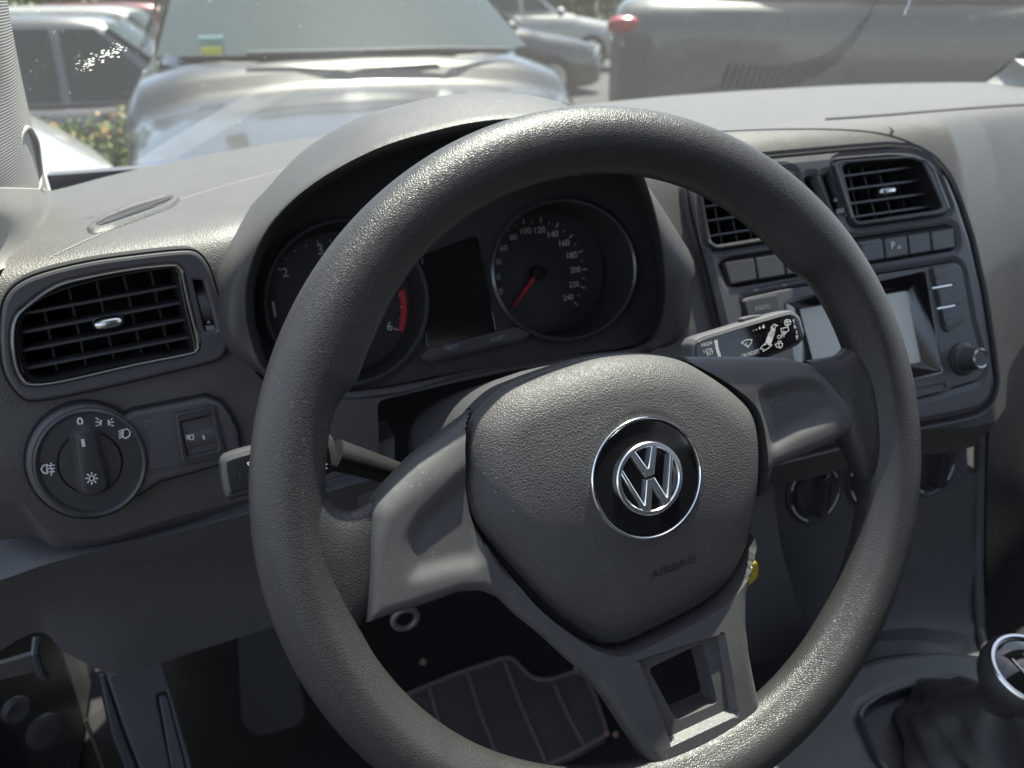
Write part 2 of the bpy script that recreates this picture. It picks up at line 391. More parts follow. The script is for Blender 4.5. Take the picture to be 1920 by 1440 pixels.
# fill behind the cover: close the outline over the top of the hub
win_px = rp([(1218, 1256), (1319, 1207), (1346, 1318), (1268, 1352)], 10)
winQ = ccw(WH.uvs(win_px, .0))
dish_l = cr(ccw(WH.uvs([(905, 860), (870, 875), (815, 925), (775, 965), (752, 1010), (752, 1060), (762, 1088), (790, 1092), (850, 1078), (905, 1065), (925, 1000)], .002)), 4)
dish_r = cr(ccw(WH.uvs([(1420, 735), (1460, 712), (1510, 702), (1550, 715), (1572, 748), (1572, 778), (1545, 800), (1500, 822), (1450, 850), (1432, 800)], .002)), 4)
dish_b = ccw(WH.uvs([(1200, 1240), (1355, 1190), (1377, 1335), (1255, 1392)], .002))
def sd(W, P): d = dist(W, P); return np.where(inside(W, P), -d, d)
def spoke_h(W):
    d = dist(W, spQ); up_ = sstep(-.01, .03, W[:, 1]); e = np.clip(d/(.006+.014*up_), 0, 1)
    h = -.002-.003*up_+(.0065+.004*up_)*np.sqrt(np.clip(1-(1-e)**2, 0, 1))
    r = np.hypot(W[:, 0], W[:, 1]); h = h-.004*(1-sstep(.07, .13, r))
    for D, dep in ((dish_l, .0034), (dish_r, .0046)): h = h-dep*(1-sstep(-.010, .001, sd(W, D)))
    h = h-.0045*(1-sstep(-.0015, .0008, sd(W, dish_b)))
    return h-.018*(1-sstep(0, .0008, sd(W, padQ)-trw(W)))
def trw(W): return .0008+.0036*(1-sstep(-.05, .012, W[:, 1]))
_pq = resamp(padQ, .002); tr_rings = [inset(_pq, .003), inset(_pq, 0.)]+[np.array([p-(inset(_pq, 1.)-_pq)[i]*(trw(_pq)[i]+o_) for i, p in enumerate(_pq)]) for o_ in (0., .0008)]
spk = obj('spoke_trim', relief(MB(), WH, spQ, .0020, spoke_h, -.016, holes=[winQ], uv=True, rings=(.0004, .001, .002, .0035), extra=tr_rings+[inset(resamp(dish_b, .0022), o_) for o_ in (.0017, .0004, -.0010)]), m_spoke, sw)
# rubber roots of the two upper spokes and lower one (blend rim to trim)
def root(sec):
    """sec: list of (px_top, px_bottom, h) across the root, rim side first"""
    rings = []
    for (a, b, h, th) in sec:
        A, B = np.array(WH.uv(*a, h)), np.array(WH.uv(*b, h)); r = []
        for k in range(28):
            p = 2*np.pi*k/28; c, s = math.cos(p), math.sin(p); c2 = math.copysign(abs(c)**.75, c); s2 = math.copysign(abs(s)**.75, s)
            q = (A+B)/2+(A-B)/2*c2; r.append(wv(q[0], q[1], h-th+th*s2))
        rings.append(r)
    rings = [np.array(r) for r in rings]; rr = cr(np.array(rings), 5, closed=False); return MB().loft([list(r) for r in rr], True, True, True)
obj('spoke_root', root([((560, 860), (560, 1290), .008, .012), ((598, 905), (590, 1270), .010, .012), ((628, 952), (632, 1236), .007, .010), ((664, 963), (668, 1192), .004, .009), ((702, 942), (690, 1170), .001, .008)]), m_rim, sw)
obj('spoke_root', root([((1660, 640), (1668, 940), .006, .011), ((1625, 640), (1640, 905), .008, .011), ((1594, 664), (1610, 850), .006, .010), ((1555, 672), (1590, 826), .002, .009), ((1525, 676), (1560, 815), -.001, .007)]), m_rim, sw)
# hub housing behind the cover
mb = MB(); hubQ = inset(padQ, -.0006); hubQ2 = inset(padQ, .004)
mb.loft([[wv(a, b, -.003) for a, b in hubQ2], [wv(a, b, -.006) for a, b in hubQ], [wv(a*.95, b*.93, -.035) for a, b in hubQ], [wv(a*.55, b*.55, -.055) for a, b in hubQ]], True, True, True)
obj('hub_housing', mb, m_trimd, sw)

# steering column shroud
sc_ = thing('steering_column_cover', 'dark grey moulded cover around the steering column behind the wheel', 'column cover', wv(0, 0, -.1))
def shroud(sgn, w0, h0, w1, h1, off):
    mb = MB(); rings = []
    for t in np.linspace(0, 1, 12):
        hh = -.030-.20*t; w = w0+(w1-w0)*t; hgt = h0+(h1-h0)*t; k = math.sin(min(1, t/.15)*math.pi/2) if t < .15 else 1
        k = .82+.18*k; ring = []
        for a in np.linspace(0, math.pi, 26):
            c, s = math.cos(a), math.sin(a); c2 = math.copysign(abs(c)**.7, c); s2 = abs(s)**.8
            ring.append(wv(off+w*c2*k, sgn*hgt*s2*k-.006*t, hh))
        rings.append(ring)
    mb.loft(rings, False); mb.add(rings[0], [tuple(range(26))]); mb.add(rings[-1], [tuple(range(26))]); return mb
obj('upper_shell', shroud(1, .079, .062, .068, .046, -.004), m_trim, sc_)
obj('lower_shell', shroud(-1, .079, .070, .066, .055, -.004), m_trimd, sc_)
mb = MB(); mb.disc(wv(.084, -.02, -.12), A3(.9, -.43, 0), 1, [(.017, 0), (.017, .006), (.012, .008), (.0001, .008)], 30); obj('ignition_lock', mb, m_metal, sc_)

# ------------------------------------------------------------------ stalks
def shape_solid(mb, pl, P, h, th, bev=.002):
    Q = ccw(pl.uvs(P, h)); at = lambda L, k: [pl.at(a, b, k) for a, b in L]
    mb.loft([at(inset(Q, bev), h-th), at(Q, h-th+bev), at(Q, h-bev), at(inset(Q, bev*.35), h-bev*.3), at(inset(Q, bev), h)], True, False, False)
    for k in (h, h-th): V, T, _ = cap2d(inset(Q, bev)); mb.add(at(V, k), [tuple(t) for t in T])
    return mb
ts = thing('indicator_stalk', 'black turn signal stalk with white arrow marks, left of the steering column', 'control stalk', wv(-.11, .015, -.07))
hs = -.045
P = cr([(410, 880), (411, 862), (425, 851), (470, 838), (560, 818), (600, 812), (618, 815), (628, 830), (634, 862), (632, 880), (615, 891), (570, 903), (470, 928), (432, 938), (420, 930), (413, 905)], 5)
paddle = obj('paddle', shape_solid(MB(), WH, P, hs, .014, .0035), m_trimd, ts)
P2 = inset(ccw(WH.uvs(P, hs+.0004)), .0035); mb = MB(); plate(mb, WH, P2, hs+.0006, hs-.002, .0004, uv=True); obj('face_plate', mb, m_glossd, paddle)
mb = MB(); hx = hs+.0009
stroke(mb, WH, [(597, 852), (601, 852), (601, 857), (608, 846)][:3], .0006, hx)
stroke(mb, WH, [(596, 850), (603, 849), (602, 844), (612, 848), (606, 856), (605, 852), (597, 853)], .0005, hx)
stroke(mb, WH, [(603, 880), (602, 872), (606, 871), (606, 876), (603, 876)], .0005, hx); 
for a, b in (((608, 874), (613, 870)), ((608, 877), (613, 878)), ((609, 871), (611, 866))): stroke(mb, WH, [a, b], .0005, hx)
stroke(mb, WH, [(466, 872), (464, 868), (469, 866)], .0005, hx)
obj('marking', mb, m_white, paddle, smooth=False)
mb = MB(); mb.tube([WH.hit(628, 853, hs-.007), WH.hit(680, 868, hs-.012), WH.hit(740, 888, hs-.025), WH.hit(800, 905, hs-.05), WH.hit(860, 915, hs-.07)], [.0085, .0075, .0070, .0075, .009], 16); obj('arm', mb, mat('stalk_plastic_shaded', (.014, .014, .015), .5), ts)  # arm colour darkened to stand for the shade it lies in

ws = thing('wiper_stalk', 'black wiper stalk with white wiper symbols and lettering, right of the steering column', 'control stalk', wv(.09, .06, -.07))
hs = -.042
P = cr([(1297, 652), (1300, 640), (1312, 630), (1360, 615), (1420, 597), (1470, 583), (1488, 582), (1502, 592), (1509, 612), (1512, 628), (1506, 642), (1490, 652), (1440, 672), (1380, 694), (1330, 712), (1310, 708), (1300, 690)], 5)
paddle = obj('paddle', shape_solid(MB(), WH, P, hs, .015, .003), m_trim, ws)
P2 = inset(ccw(WH.uvs(P, hs+.0004)), .0028); mb = MB(); plate(mb, WH, P2, hs+.0006, hs-.002, .0004, uv=True); obj('face_plate', mb, m_glossd, paddle)
mb = MB(); hx = hs+.0009
def k6(x, y): return (1240+x/6., 560+y/6.)
def k6s(L): return [k6(*q) for q in L]
def T6(s, a, b, sq=1.): text(mb, WH, s, k6(*a), k6(*b), hx, sq=sq, bold=.01)
T6('HIGH', (455, 545), (572, 515)); T6('LOW', (478, 608), (578, 582)); T6('INT', (515, 645), (594, 622)); T6('OFF', (1310, 460), (1398, 428)); T6('OK/RESET', (900, 668), (1108, 606))
for ch, (a, b) in zip('TRIP', [((1482, 282), (1510, 272)), ((1498, 338), (1524, 330)), ((1520, 392), (1526, 390)), ((1524, 462), (1548, 452))]):
    if ch == 'I': stroke(mb, WH, k6s([(1518, 362), (1526, 392)]), .0006, hx)
    else: T6(ch, a, b)
W_ = .00055
stroke(mb, WH, k6s([(900, 495), (935, 472), (975, 460), (1020, 462), (1012, 495), (985, 535), (945, 530), (925, 508), (900, 495)]), W_, hx); stroke(mb, WH, k6s([(950, 500), (975, 552)]), W_, hx)
for x, y, r in ((1037, 357, 5), (1070, 347, 7), (1107, 332, 11), (1150, 318, 15)): 
    mb.add([WH.hit(*k6(x+r*math.cos(a), y+r*math.sin(a)*1.15), hx) for a in np.linspace(0, 6.28, 9)[:-1]], [tuple(range(8))])
    if r > 9: mb.add([WH.hit(*k6(*q), hx+1e-5) for q in ((x-r*.7, y-r*.5), (x+r*.7, y-r*.6), (x-r*.1, y-r*2.1))], [(0, 1, 2)])
stroke(mb, WH, k6s([(1228, 330), (1270, 288), (1308, 302), (1285, 308), (1275, 345), (1250, 340), (1255, 325), (1228, 330)]), W_, hx)
stroke(mb, WH, k6s([(1112, 562), (1165, 502), (1160, 520), (1210, 495), (1205, 520), (1245, 520), (1200, 560), (1145, 592), (1150, 570), (1112, 562)]), W_, hx)
for a, b, w in (((1258, 356), (1252, 374), 4.2), ((1248, 380), (1238, 408), 5), ((1230, 420), (1208, 482), 6)): stroke(mb, WH, k6s([a, b]), .0042*w/6, hx)
stroke(mb, WH, k6s([(615, 480), (620, 515)]), .0022, hx); mb.add([WH.hit(*k6(*q), hx+1e-5) for q in ((585, 497), (612, 460), (642, 488))], [(0, 1, 2)])
for a, b in (((624, 545), (630, 566)), ((636, 588), (644, 612)), ((650, 630), (654, 650))): stroke(mb, WH, k6s([a, b]), .0022, hx)
stroke(mb, WH, k6s([(1345, 338), (1425, 318), (1435, 352), (1418, 372), (1355, 385), (1345, 338)]), W_, hx); stroke(mb, WH, k6s([(1375, 360), (1400, 398)]), W_, hx)
stroke(mb, WH, k6s([(1385, 252), (1408, 236), (1445, 240), (1458, 262), (1448, 290), (1400, 300), (1385, 275), (1385, 252)]), W_, hx); stroke(mb, WH, k6s([(1395, 268), (1448, 258)]), W_, hx); stroke(mb, WH, k6s([(1410, 245), (1425, 310)]), W_, hx)
stroke(mb, WH, k6s([(1280, 515), (1310, 500), (1365, 505), (1360, 535), (1340, 552), (1300, 545), (1280, 515)]), W_, hx); stroke(mb, WH, k6s([(1310, 485), (1345, 478), (1352, 490)]), W_, hx); stroke(mb, WH, k6s([(1318, 515), (1335, 558)]), W_, hx)
obj('marking', mb, m_white, paddle, smooth=False)
mb = MB(); shape_solid(mb, WH, cr([(1392, 599), (1398, 594), (1420, 590), (1432, 592), (1428, 600), (1400, 606)], 4), hs-.004, .006, .001); obj('rocker_switch', mb, m_trim, paddle)
mb = MB(); mb.tube([WH.hit(1318, 672, hs-.008), WH.hit(1285, 690, hs-.014), WH.hit(1240, 715, hs-.03), WH.hit(1190, 740, hs-.06)], [.009, .0075, .0075, .009], 16); obj('arm', mb, m_trim, ws)

# ------------------------------------------------------------------ dashboard
dash = thing('dashboard', 'grey grained dashboard with hooded instruments, running the width of the car under the windscreen', 'dashboard', (.3, .3, .05))
def yface(x): return np.interp(x, [-.6, -.25, -.15, 0, .2, .47, .56, .8, 1.2], [.112, .1705, .187, .195, .199, .203, .245, .32, .40])
def aface(x): return np.interp(x, [-.18, .12], [.14, .466])
def ztop(x, y):
    b = np.interp(x, [-.5, -.3, -.2, -.05, .15, .3, 1.2], [.084, .088, .092, .106, .119, .121, .119])
    return b-.083*(y-.3)
def fimp(Pn):
    x, y, z = Pn.T; a = (yface(x)+aface(x)*z+.10*np.clip(-z-.02, 0, 1)-y)*.906; b = z-ztop(x, y); k = .030
    a = np.where(a > -9, a, a); return .5*((-a*-1)+b+np.sqrt((a-b)**2+k*k))
# solid where both a<0 (behind the face) and b<0 (below the top)
def skin(W, inward=0.):
    W = np.asarray(W, float); D = rays(W); n = len(W); t = np.full(n, .25); lo = np.full(n, .25); hi = np.full(n, np.nan)
    for tt in np.linspace(.25, 2.2, 500):
        f = fimp(O+D*tt)+inward; hit = (f < 0) & np.isnan(hi); hi[hit] = tt; lo[np.isnan(hi)] = tt
    hi = np.where(np.isnan(hi), 1.2, hi)
    for _ in range(22):
        mid = (lo+hi)/2; f = fimp(O+D*mid[:, None])+inward; ins = f < 0; hi = np.where(ins, mid, hi); lo = np.where(ins, lo, mid)
    return O+D*hi[:, None]
vent_hole = cr([(6, 660), (14, 590), (54, 548), (104, 520), (167, 502), (250, 488), (335, 480), (362, 490), (398, 545), (417, 640), (400, 668), (312, 692), (167, 725), (75, 742), (30, 722)], 3)
light_hole = cr([(60, 865), (95, 800), (162, 770), (240, 785), (390, 755), (425, 790), (440, 835), (405, 868), (270, 890), (230, 945), (162, 965), (95, 935)], 3)
bin_hole = cr([(440, 600), (455, 500), (500, 425), (570, 358), (680, 300), (820, 268), (950, 256), (1080, 264), (1160, 312), (1212, 385), (1250, 475), (1262, 560), (1240, 640), (1200, 668), (1090, 672), (960, 690), (850, 712), (720, 745), (560, 745), (480, 700)], 3)
ctr_hole = rp([(1302, 352), (1420, 305), (1600, 286), (1700, 284), (1765, 330), (1800, 420), (1850, 640), (1856, 730), (1820, 765), (1700, 790), (1560, 830), (1440, 860), (1380, 700)], 14)
col_hole = rp([(707, 752), (850, 718), (960, 694), (1090, 678), (1200, 676), (1290, 700), (1330, 780), (1340, 950), (716, 950)], 14)
far = [(-140, 405), (-40, 384), (100, 357), (200, 331), (300, 308), (450, 279), (600, 256), (800, 230), (1000, 208), (1130, 192), (1280, 178), (1450, 167), (1600, 159), (1750, 155), (1880, 155), (1980, 158), (2080, 165)]
low = [(2080, 470), (2000, 560), (1925, 640), (1890, 700), (1868, 790), (1700, 810), (1540, 850), (1440, 870), (1340, 955), (716, 955), (705, 878), (600, 903), (430, 944), (300, 978), (235, 1000), (170, 1012), (110, 1005), (75, 985), (45, 948), (0, 942), (-140, 945)]
outl = resamp(np.vstack([cr(far, 4, False), cr(low, 3, False)]), 8)
def skin3(W, h): return skin(W)
def dash_cdt(P, holes, sp):
    mb = MB(); H = [resamp(h, sp*.8) for h in holes]; lo_, hi_ = P.min(0), P.max(0)
    G = []; y = lo_[1]; j = 0
    while y < hi_[1]:
        G += [(x+(j % 2)*sp/2, y) for x in np.arange(lo_[0], hi_[0], sp)]; y += sp*(.45 if y < 300 else .87); j += 1
    G = np.array(G); k = inside(G, P) & (dist(G, P) > sp*.4)
    for h in H: k &= ~inside(G, h) & (dist(G, h) > sp*.5)
    G = G[k]; vs = []; es = []
    for L in [P]+H:
        b = len(vs); n = len(L); vs += [Vector((float(q[0]), float(q[1]))) for q in L]; es += [(b+i, b+(i+1) % n) for i in range(n)]
    vs += [Vector((float(a), float(b))) for a, b in G]
    r = delaunay_2d_cdt(vs, es, [], 0, 1e-6); V = np.array([tuple(q) for q in r[0]]); T = np.array([t for t in r[2] if len(t) == 3])
    C = V[T].mean(1); k = inside(C, P)
    for h in H: k &= ~inside(C, h)
    X = skin(V); mb.add(X, [tuple(t) for t in T[k]])
    return mb, H
mb, H = dash_cdt(outl, [vent_hole, light_hole, bin_hole, ctr_hole, col_hole], 9)
# edges folded away from the driver so the panel has thickness
Fold = skin(outl); back = Fold+np.array([0, .012, -.035]); mb.loft([list(Fold), list(back)])
for h in H: q = skin(h); mb.loft([list(q), list(q+np.array([0, .022, -.004]))])
obj('dash_pad', mb, m_dash, dash)
# strip of the pad beyond the crest, sloping down to the glass, with the defroster grille in it
farP = cr(far, 4, False); E0 = skin(farP); E1 = E0+np.array([0, .07, -.026]); E2 = E0+np.array([0, .15, -.050]); E3 = E0+np.array([0, .26, -.075])
mb = MB(); mb.loft([list(E0+np.array([0, .0, -.004])), list(E1), list(E2), list(E3)], False); obj('defroster_shelf', mb, m_dash, dash)
mb = MB()
i0, i1 = 44, 62
for i in range(i0, i1-1):
    for s in range(3):
        f0, f1 = (s+.08)/3, (s+.62)/3; a, b = E1[i]+(E1[i+1]-E1[i])*f0, E1[i]+(E1[i+1]-E1[i])*f1; c, d = E2[i]+(E2[i+1]-E2[i])*f0, E2[i]+(E2[i+1]-E2[i])*f1
        a, b = a+(c-a)*.2, b+(d-b)*.2; c, d = c-(c-a)*.3, d-(d-b)*.3; z = A3(0, 0, .0015); mb.box((a+b+c+d)/4+z, (b-a)/2, (c-a)/2, A3(0, 0, .0012))
o = obj('defroster_grille', mb, m_black, dash, smooth=False); o['kind'] = 'stuff'

# passenger airbag seam and shallow crease lines (thin grooves laid on the pad)
def groove(P, w, m, name='seam'):
    W = cr(P, 6, False); q = skin(W); q2 = skin(W+np.array([0, w])); up = A3(0, -.0004, .0007)
    n = len(q); mb = MB(); mb.loft([list(q+up*.2), list(q+up), list(q2+up), list(q2+up*.2)], False); return obj(name, mb, m, dash)
groove([(1547, 222), (1650, 215), (1800, 203), (1920, 195), (2060, 190)], 3.2, m_black)
groove([(1345, 246), (1450, 242), (1560, 242), (1640, 248), (1700, 264), (1748, 292), (1778, 340), (1800, 400), (1822, 480), (1842, 560), (1858, 640), (1874, 720)], 1.2, m_trimd)
# perforated tear line on the left shoulder
mb = MB()
L = resamp(cr([(98, 482), (160, 452), (240, 417), (330, 378), (420, 350), (520, 322), (600, 300)], 6, False), 5.2, False); q = skin(L)
for p in q: mb.disc(p+A3(0, 0, .0002), A3(0, -.35, 1), 1, [(.0005, 0), (.0005, .0003), (.0001, .0003)], 6)
obj('perforation', mb, mat('pale_dots', (.3, .29, .27), .6, var=0), dash, smooth=False)

# hood over the instruments
ehood = [(505, 700, .172), (470, 628, .172), (462, 555, .172), (478, 482, .170), (518, 412, .166), (590, 350, .160), (700, 291, .156), (810, 256, .154), (905, 237, .154), (1010, 232, .155), (1110, 247, .157), (1180, 300, .162), (1218, 378, .170), (1240, 470, .178), (1246, 555, .184), (1232, 618, .190), (1195, 650, .198), (1080, 667, .204), (960, 684, .204), (840, 704, .204), (720, 728, .204), (590, 738, .196)]
def hood():
    prof = []
    n = len(ehood); C2 = np.array([850., 500.])
    for i, (x, y, Y) in enumerate(ehood):
        E = onY(x, y, Y); top = 1-float(sstep(300, 460, np.array(float(y)))); bot = float(sstep(625, 670, np.array(float(y))))
        dv = np.array([x, y])-C2; dv /= np.linalg.norm(dv)
        kI = .9 if bot < .5 else .99
        I1 = onY(C2[0]+(x-C2[0])*.975, C2[1]+(y-C2[1])*(.97+.025*bot), Y+.018); I2 = onY(C2[0]+(x-C2[0])*.955, C2[1]+(y-C2[1])*(.955+.04*bot), .242)
        outp = (62 if x < 850 else 50)*(1-bot)+14*bot
        B = skin([(x+dv[0]*outp, y+dv[1]*outp)], .004)[0]
        Lp = onY(x+dv[0]*7, y+dv[1]*7, Y-.003)
        mid = (Lp+B)/2+A3(0, -.010*(1-bot), .004)
        if top > 0:
            zt = float(ztop(np.array(E[0]), np.array(E[1]+.19)))
            Bt = A3(E[0]*1.0, E[1]+.19, zt-.010); Lt = E+A3(0, .002, .006); mt = A3(E[0], E[1]+.075, max(E[2]+.008, zt+.004))
            B = B*(1-top)+Bt*top; Lp = Lp*(1-top)+Lt*top; mid = mid*(1-top)+mt*top
        prof.append([I2, I1, E, Lp, mid, B])
    P = np.array(prof)                                  # n x 6 x 3
    P = np.transpose(P, (1, 0, 2)); rows = [cr(r, 5) for r in P]   # closed rings
    R = cr(np.array(rows), 5, closed=False); return R
HR = hood()
mb = MB(); mb.loft([list(r) for r in HR[10:]], True); obj('instrument_hood', mb, m_cowl, dash)
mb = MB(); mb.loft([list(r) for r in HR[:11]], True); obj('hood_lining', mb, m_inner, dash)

# instruments (a unit of its own)
ic = thing('instrument_cluster', 'black instrument cluster with two round dials and red needle, under the hood behind the wheel', 'instrument cluster', CL.o)
plo = cr([(c[0]*1.0-((c[0]-850)*.01), c[1]-((c[1]-500)*.01)) for c in ehood], 3)
tq = (648, 566, 152, 154); sq_ = (1057, 506, 133, 131)
tach = circ(tq[0], tq[1], tq[2], tq[3], 56, R_(-20)); spee = circ(sq_[0], sq_[1], sq_[2], sq_[3], 56)
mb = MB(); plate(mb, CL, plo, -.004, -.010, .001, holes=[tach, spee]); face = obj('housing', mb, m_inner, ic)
def well(P, c, depth):
    a = np.array(CL.uvs(P, 0)); ce = a.mean(0); mb = MB(); r0 = [CL.at(*q, .0015) for q in ce+(a-ce)*1.03]; r1 = [CL.at(*q, .003) for q in a]; r2 = [CL.at(*q, .0015) for q in ce+(a-ce)*.975]; r3 = [CL.at(*q, -depth) for q in ce+(a-ce)*.93]
    mb2 = MB(); mb2.loft([r2, r3]); mb.loft([[CL.at(*q, -.006) for q in ce+(a-ce)*1.03], r0, r1, r2]); return mb, mb2, ce, np.linalg.norm(a-ce, axis=1).mean()
DEP = .042
m_ringm = mat('dark_ring', (.05, .052, .06), .22, coat=.3, var=0)
for (P, nm, lab) in ((tach, 'tachometer', 'left dial with red zone'), (spee, 'speedometer', 'right dial with numbers up to 240')):
    bz, wl, ce, rr = well(P, None, DEP); g = obj('dial', MB().disc(CL.at(*ce, -DEP-.002), CL.n, 1, [(rr*.95, 0), (rr*.95, .002), (.0001, .002)], 48), m_dial, ic, label=lab)
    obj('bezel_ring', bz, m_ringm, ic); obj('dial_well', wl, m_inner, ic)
    DC = Pl(CL.at(*ce, -DEP+.0005), CL.n)
    if nm == 'speedometer':
        c0 = np.array(CL.uv(1006, 512, -DEP)); k = np.array(CL.uv(1091, 503, -DEP)); rt = np.linalg.norm(k-c0)
        def pol(r, a): return CL.at(c0[0]+r*math.cos(a), c0[1]+r*math.sin(a), -DEP+.0006)
        mb = MB(); mr = MB(); a0, a1 = R_(199), R_(-43)
        for i in range(25):
            a = a0+(a1-a0)*i/24; L = .0042 if i % 2 == 0 else .002; w = .0007 if i % 2 == 0 else .0004; t = A3(-math.sin(a), math.cos(a), 0)
            q = [c0+A3(math.cos(a), math.sin(a))*r_+A3(-math.sin(a), math.cos(a))*s*w/2 for r_, s in ((rt, -1), (rt+L, -1), (rt+L, 1), (rt, 1))]
            mb.add([CL.at(*p, -DEP+.0006) for p in q], [(0, 1, 2, 3)])
            if i % 2 == 0:
                s = str(i*10); wd = .0030*len(s); c = c0+A3(math.cos(a), math.sin(a))*(rt-.0062); text(mb, CL, s, c+A3(-wd/2, -.0019), c+A3(wd/2, -.0019), -DEP+.0007, uv=True)
        obj('numerals', mb, m_white, g, smooth=False)
        mb = MB(); e = np.array(CL.uv(962, 577, -DEP+.004)); st = np.array(CL.uv(1002, 521, -DEP+.004)); d = (e-st)/np.linalg.norm(e-st); m_ = A3(-d[1], d[0]); h = -DEP+.004
        mb.add([CL.at(*q, h) for q in (st-m_*.0016, e-m_*.0005, e+m_*.0005, st+m_*.0016)]+[CL.at(*q, h+.001) for q in (st, e)], [(0, 1, 5, 4), (4, 5, 2, 3)]); obj('needle', mb, m_red, g, smooth=False)
        obj('needle_hub', MB().disc(CL.at(*CL.uv(1006, 512, -DEP), -DEP+.0005), CL.n, 1, [(.006, 0), (.006, .005), (.0045, .006), (.0001, .006)], 28), m_black, g)
    else:
        c0 = np.array(CL.uv(628, 578, -DEP)); k = np.array(CL.uv(752, 556, -DEP)); rt = np.linalg.norm(k-c0)
        mb = MB(); a0, a1 = R_(218), R_(-27)
        for i in range(25):
            a = a0+(a1-a0)*i/24; L = .004 if i % 4 == 0 else .002; w = .0007 if i % 4 == 0 else .0004
            q = [c0+A3(math.cos(a), math.sin(a))*r_+A3(-math.sin(a), math.cos(a))*s*w/2 for r_, s in ((rt-L, -1), (rt, -1), (rt, 1), (rt-L, 1))]
            mb.add([CL.at(*p, -DEP+.0006) for p in q], [(0, 1, 2, 3)])
            if i % 4 == 0:
                c = c0+A3(math.cos(a), math.sin(a))*(rt-.0075); text(mb, CL, str(i//4), c+A3(-(.0008 if i == 4 else .002), -.0026), c+A3(.0008 if i == 4 else .002, -.0026), -DEP+.0007, uv=True)
        obj('numerals', mb, m_white, g, smooth=False)
        mb = MB(); aa = np.linspace(a0+(a1-a0)*5.15/6, a1, 14)
        for a, b in zip(aa[:-1], aa[1:]): mb.add([CL.at(c0[0]+r_*math.cos(t), c0[1]+r_*math.sin(t), -DEP+.0009) for t, r_ in ((a, rt-.001), (b, rt-.001), (b, rt+.0032), (a, rt+.0032))], [(0, 1, 2, 3)])
        obj('red_zone', mb, m_red, g, smooth=False)
# centre display and its two buttons
mb = MB(); plate(mb, CL, rp([(790, 480), (895, 440), (935, 640), (800, 660)], 12), -.002, -.005, .0006); obj('display', mb, m_glossd, ic)
mb = MB(); plate(mb, CL, rp([(800, 655), (972, 612), (995, 625), (985, 638), (805, 680), (788, 672)], 6), .001, -.006, .001); bb = obj('button_strip', mb, m_trimd, ic)
mb = MB(); plate(mb, CL, rp([(806, 657), (889, 637), (892, 655), (800, 675), (795, 670)], 4), .0022, .0005, .0006); b1 = obj('button', mb, m_trimd, ic)
mb = MB(); plate(mb, CL, rp([(892, 636), (968, 617), (988, 627), (982, 634), (895, 654)], 4), .0022, .0005, .0006); b2 = obj('button', mb, m_trimd, ic)
mb = MB(); text(mb, CL, '0.0/SET', (921, 641), (948, 634), .0028, bold=.02); obj('lettering', mb, m_dim, b2, smooth=False)
mb = MB(); stroke(mb, CL, circ(838, 651, 4.5, 3.4, 9), .0005, .0028, closed=True); stroke(mb, CL, circ(843, 653, 3.6, 2.8, 9), .0005, .0028, closed=True); stroke(mb, CL, [(847, 655), (850, 646)], .0005, .0028); stroke(mb, CL, circ(855, 649, 4, 3.6, 10), .0006, .0028, closed=True); obj('symbol', mb, m_dim, b1, smooth=False)

# ------------------------------------------------------------------ air vents
def vent(pl, outer, inner, slats, vanes, knob, lab, bez=m_gloss, deep=.05, ksz=(.0085, .0036), lift=.004, chrome=None):
    mb = MB(); inn = np.asarray(inner); plate(mb, pl, outer, lift, -.006, .0012, holes=[inn]); fr = obj('air_vent', mb, bez, dash, label=lab)
    mb = MB(); ql = inset(ccw(pl.uvs(outer, lift)), .0016); mb.tube([pl.at(*p, lift+.0001) for p in list(ql)+[ql[0]]], .00075, 6, False); obj('trim_line', mb, m_line, fr)
    mb = MB(); q = ccw(pl.uvs(inn, lift)); c = q.mean(0); mb.loft([[pl.at(*p, lift-.001) for p in q], [pl.at(*p, -deep) for p in c+(q-c)*.94]], True, False, True); obj('vent_duct', mb, m_black, fr)
    def clipseg(a, b, h):
        A, B = np.array(pl.uv(*a, h)), np.array(pl.uv(*b, h)); S = A+(B-A)*np.linspace(-.2, 1.2, 160)[:, None]; k = inside(S, q)
        return (S[k][0], S[k][-1]) if k.any() else (A, B)
    for a, b in slats:
        A, B = clipseg(a, b, -.002); mb = MB(); bar(mb, pl.at(*A, -.002), pl.at(*B, -.002), pl.n, .0016, .011); obj('slat', mb, m_slat, fr, smooth=False)
    for a, b in vanes:
        A, B = clipseg(a, b, -.014); mb = MB(); bar(mb, pl.at(*A, -.014), pl.at(*B, -.014), pl.n, .0014, .012); obj('vane', mb, m_slatd, fr, smooth=False)
    if knob:
        c = np.array(pl.uv(*knob, .004)); d = np.array(pl.uv(*slats[1][1], 0))-np.array(pl.uv(*slats[1][0], 0)); d /= np.linalg.norm(d); m_ = A3(-d[1], d[0]); mb = MB(); rings = []
        for s, h in ((1., -.006), (1., -.001), (.97, .002), (.8, .004), (.5, .005), (.02, .0054)):
            rings.append([pl.at(*(c+d*ksz[0]*s*math.copysign(abs(math.cos(a))**.7, math.cos(a))+m_*ksz[1]*s*math.copysign(abs(math.sin(a))**.8, math.sin(a))), h) for a in np.linspace(0, 2*np.pi, 28, endpoint=False)])
        mb.loft(rings, True, False, True); obj('vent_knob', mb, m_satin, fr)
    return fr
def s24(L): return [(x/2.4, 440+y/2.4) for x, y in L]
def s57(L): return [(1240+x/2.572, 260+y/2.572) for x, y in L]
sur = cr([(0, 615), (8, 565), (33, 534), (83, 512), (167, 492), (250, 480), (333, 471), (367, 473), (387, 492), (400, 523), (417, 586), (427, 640), (423, 661), (400, 678), (312, 700), (167, 734), (75, 751), (44, 747), (19, 720), (4, 682)], 3)
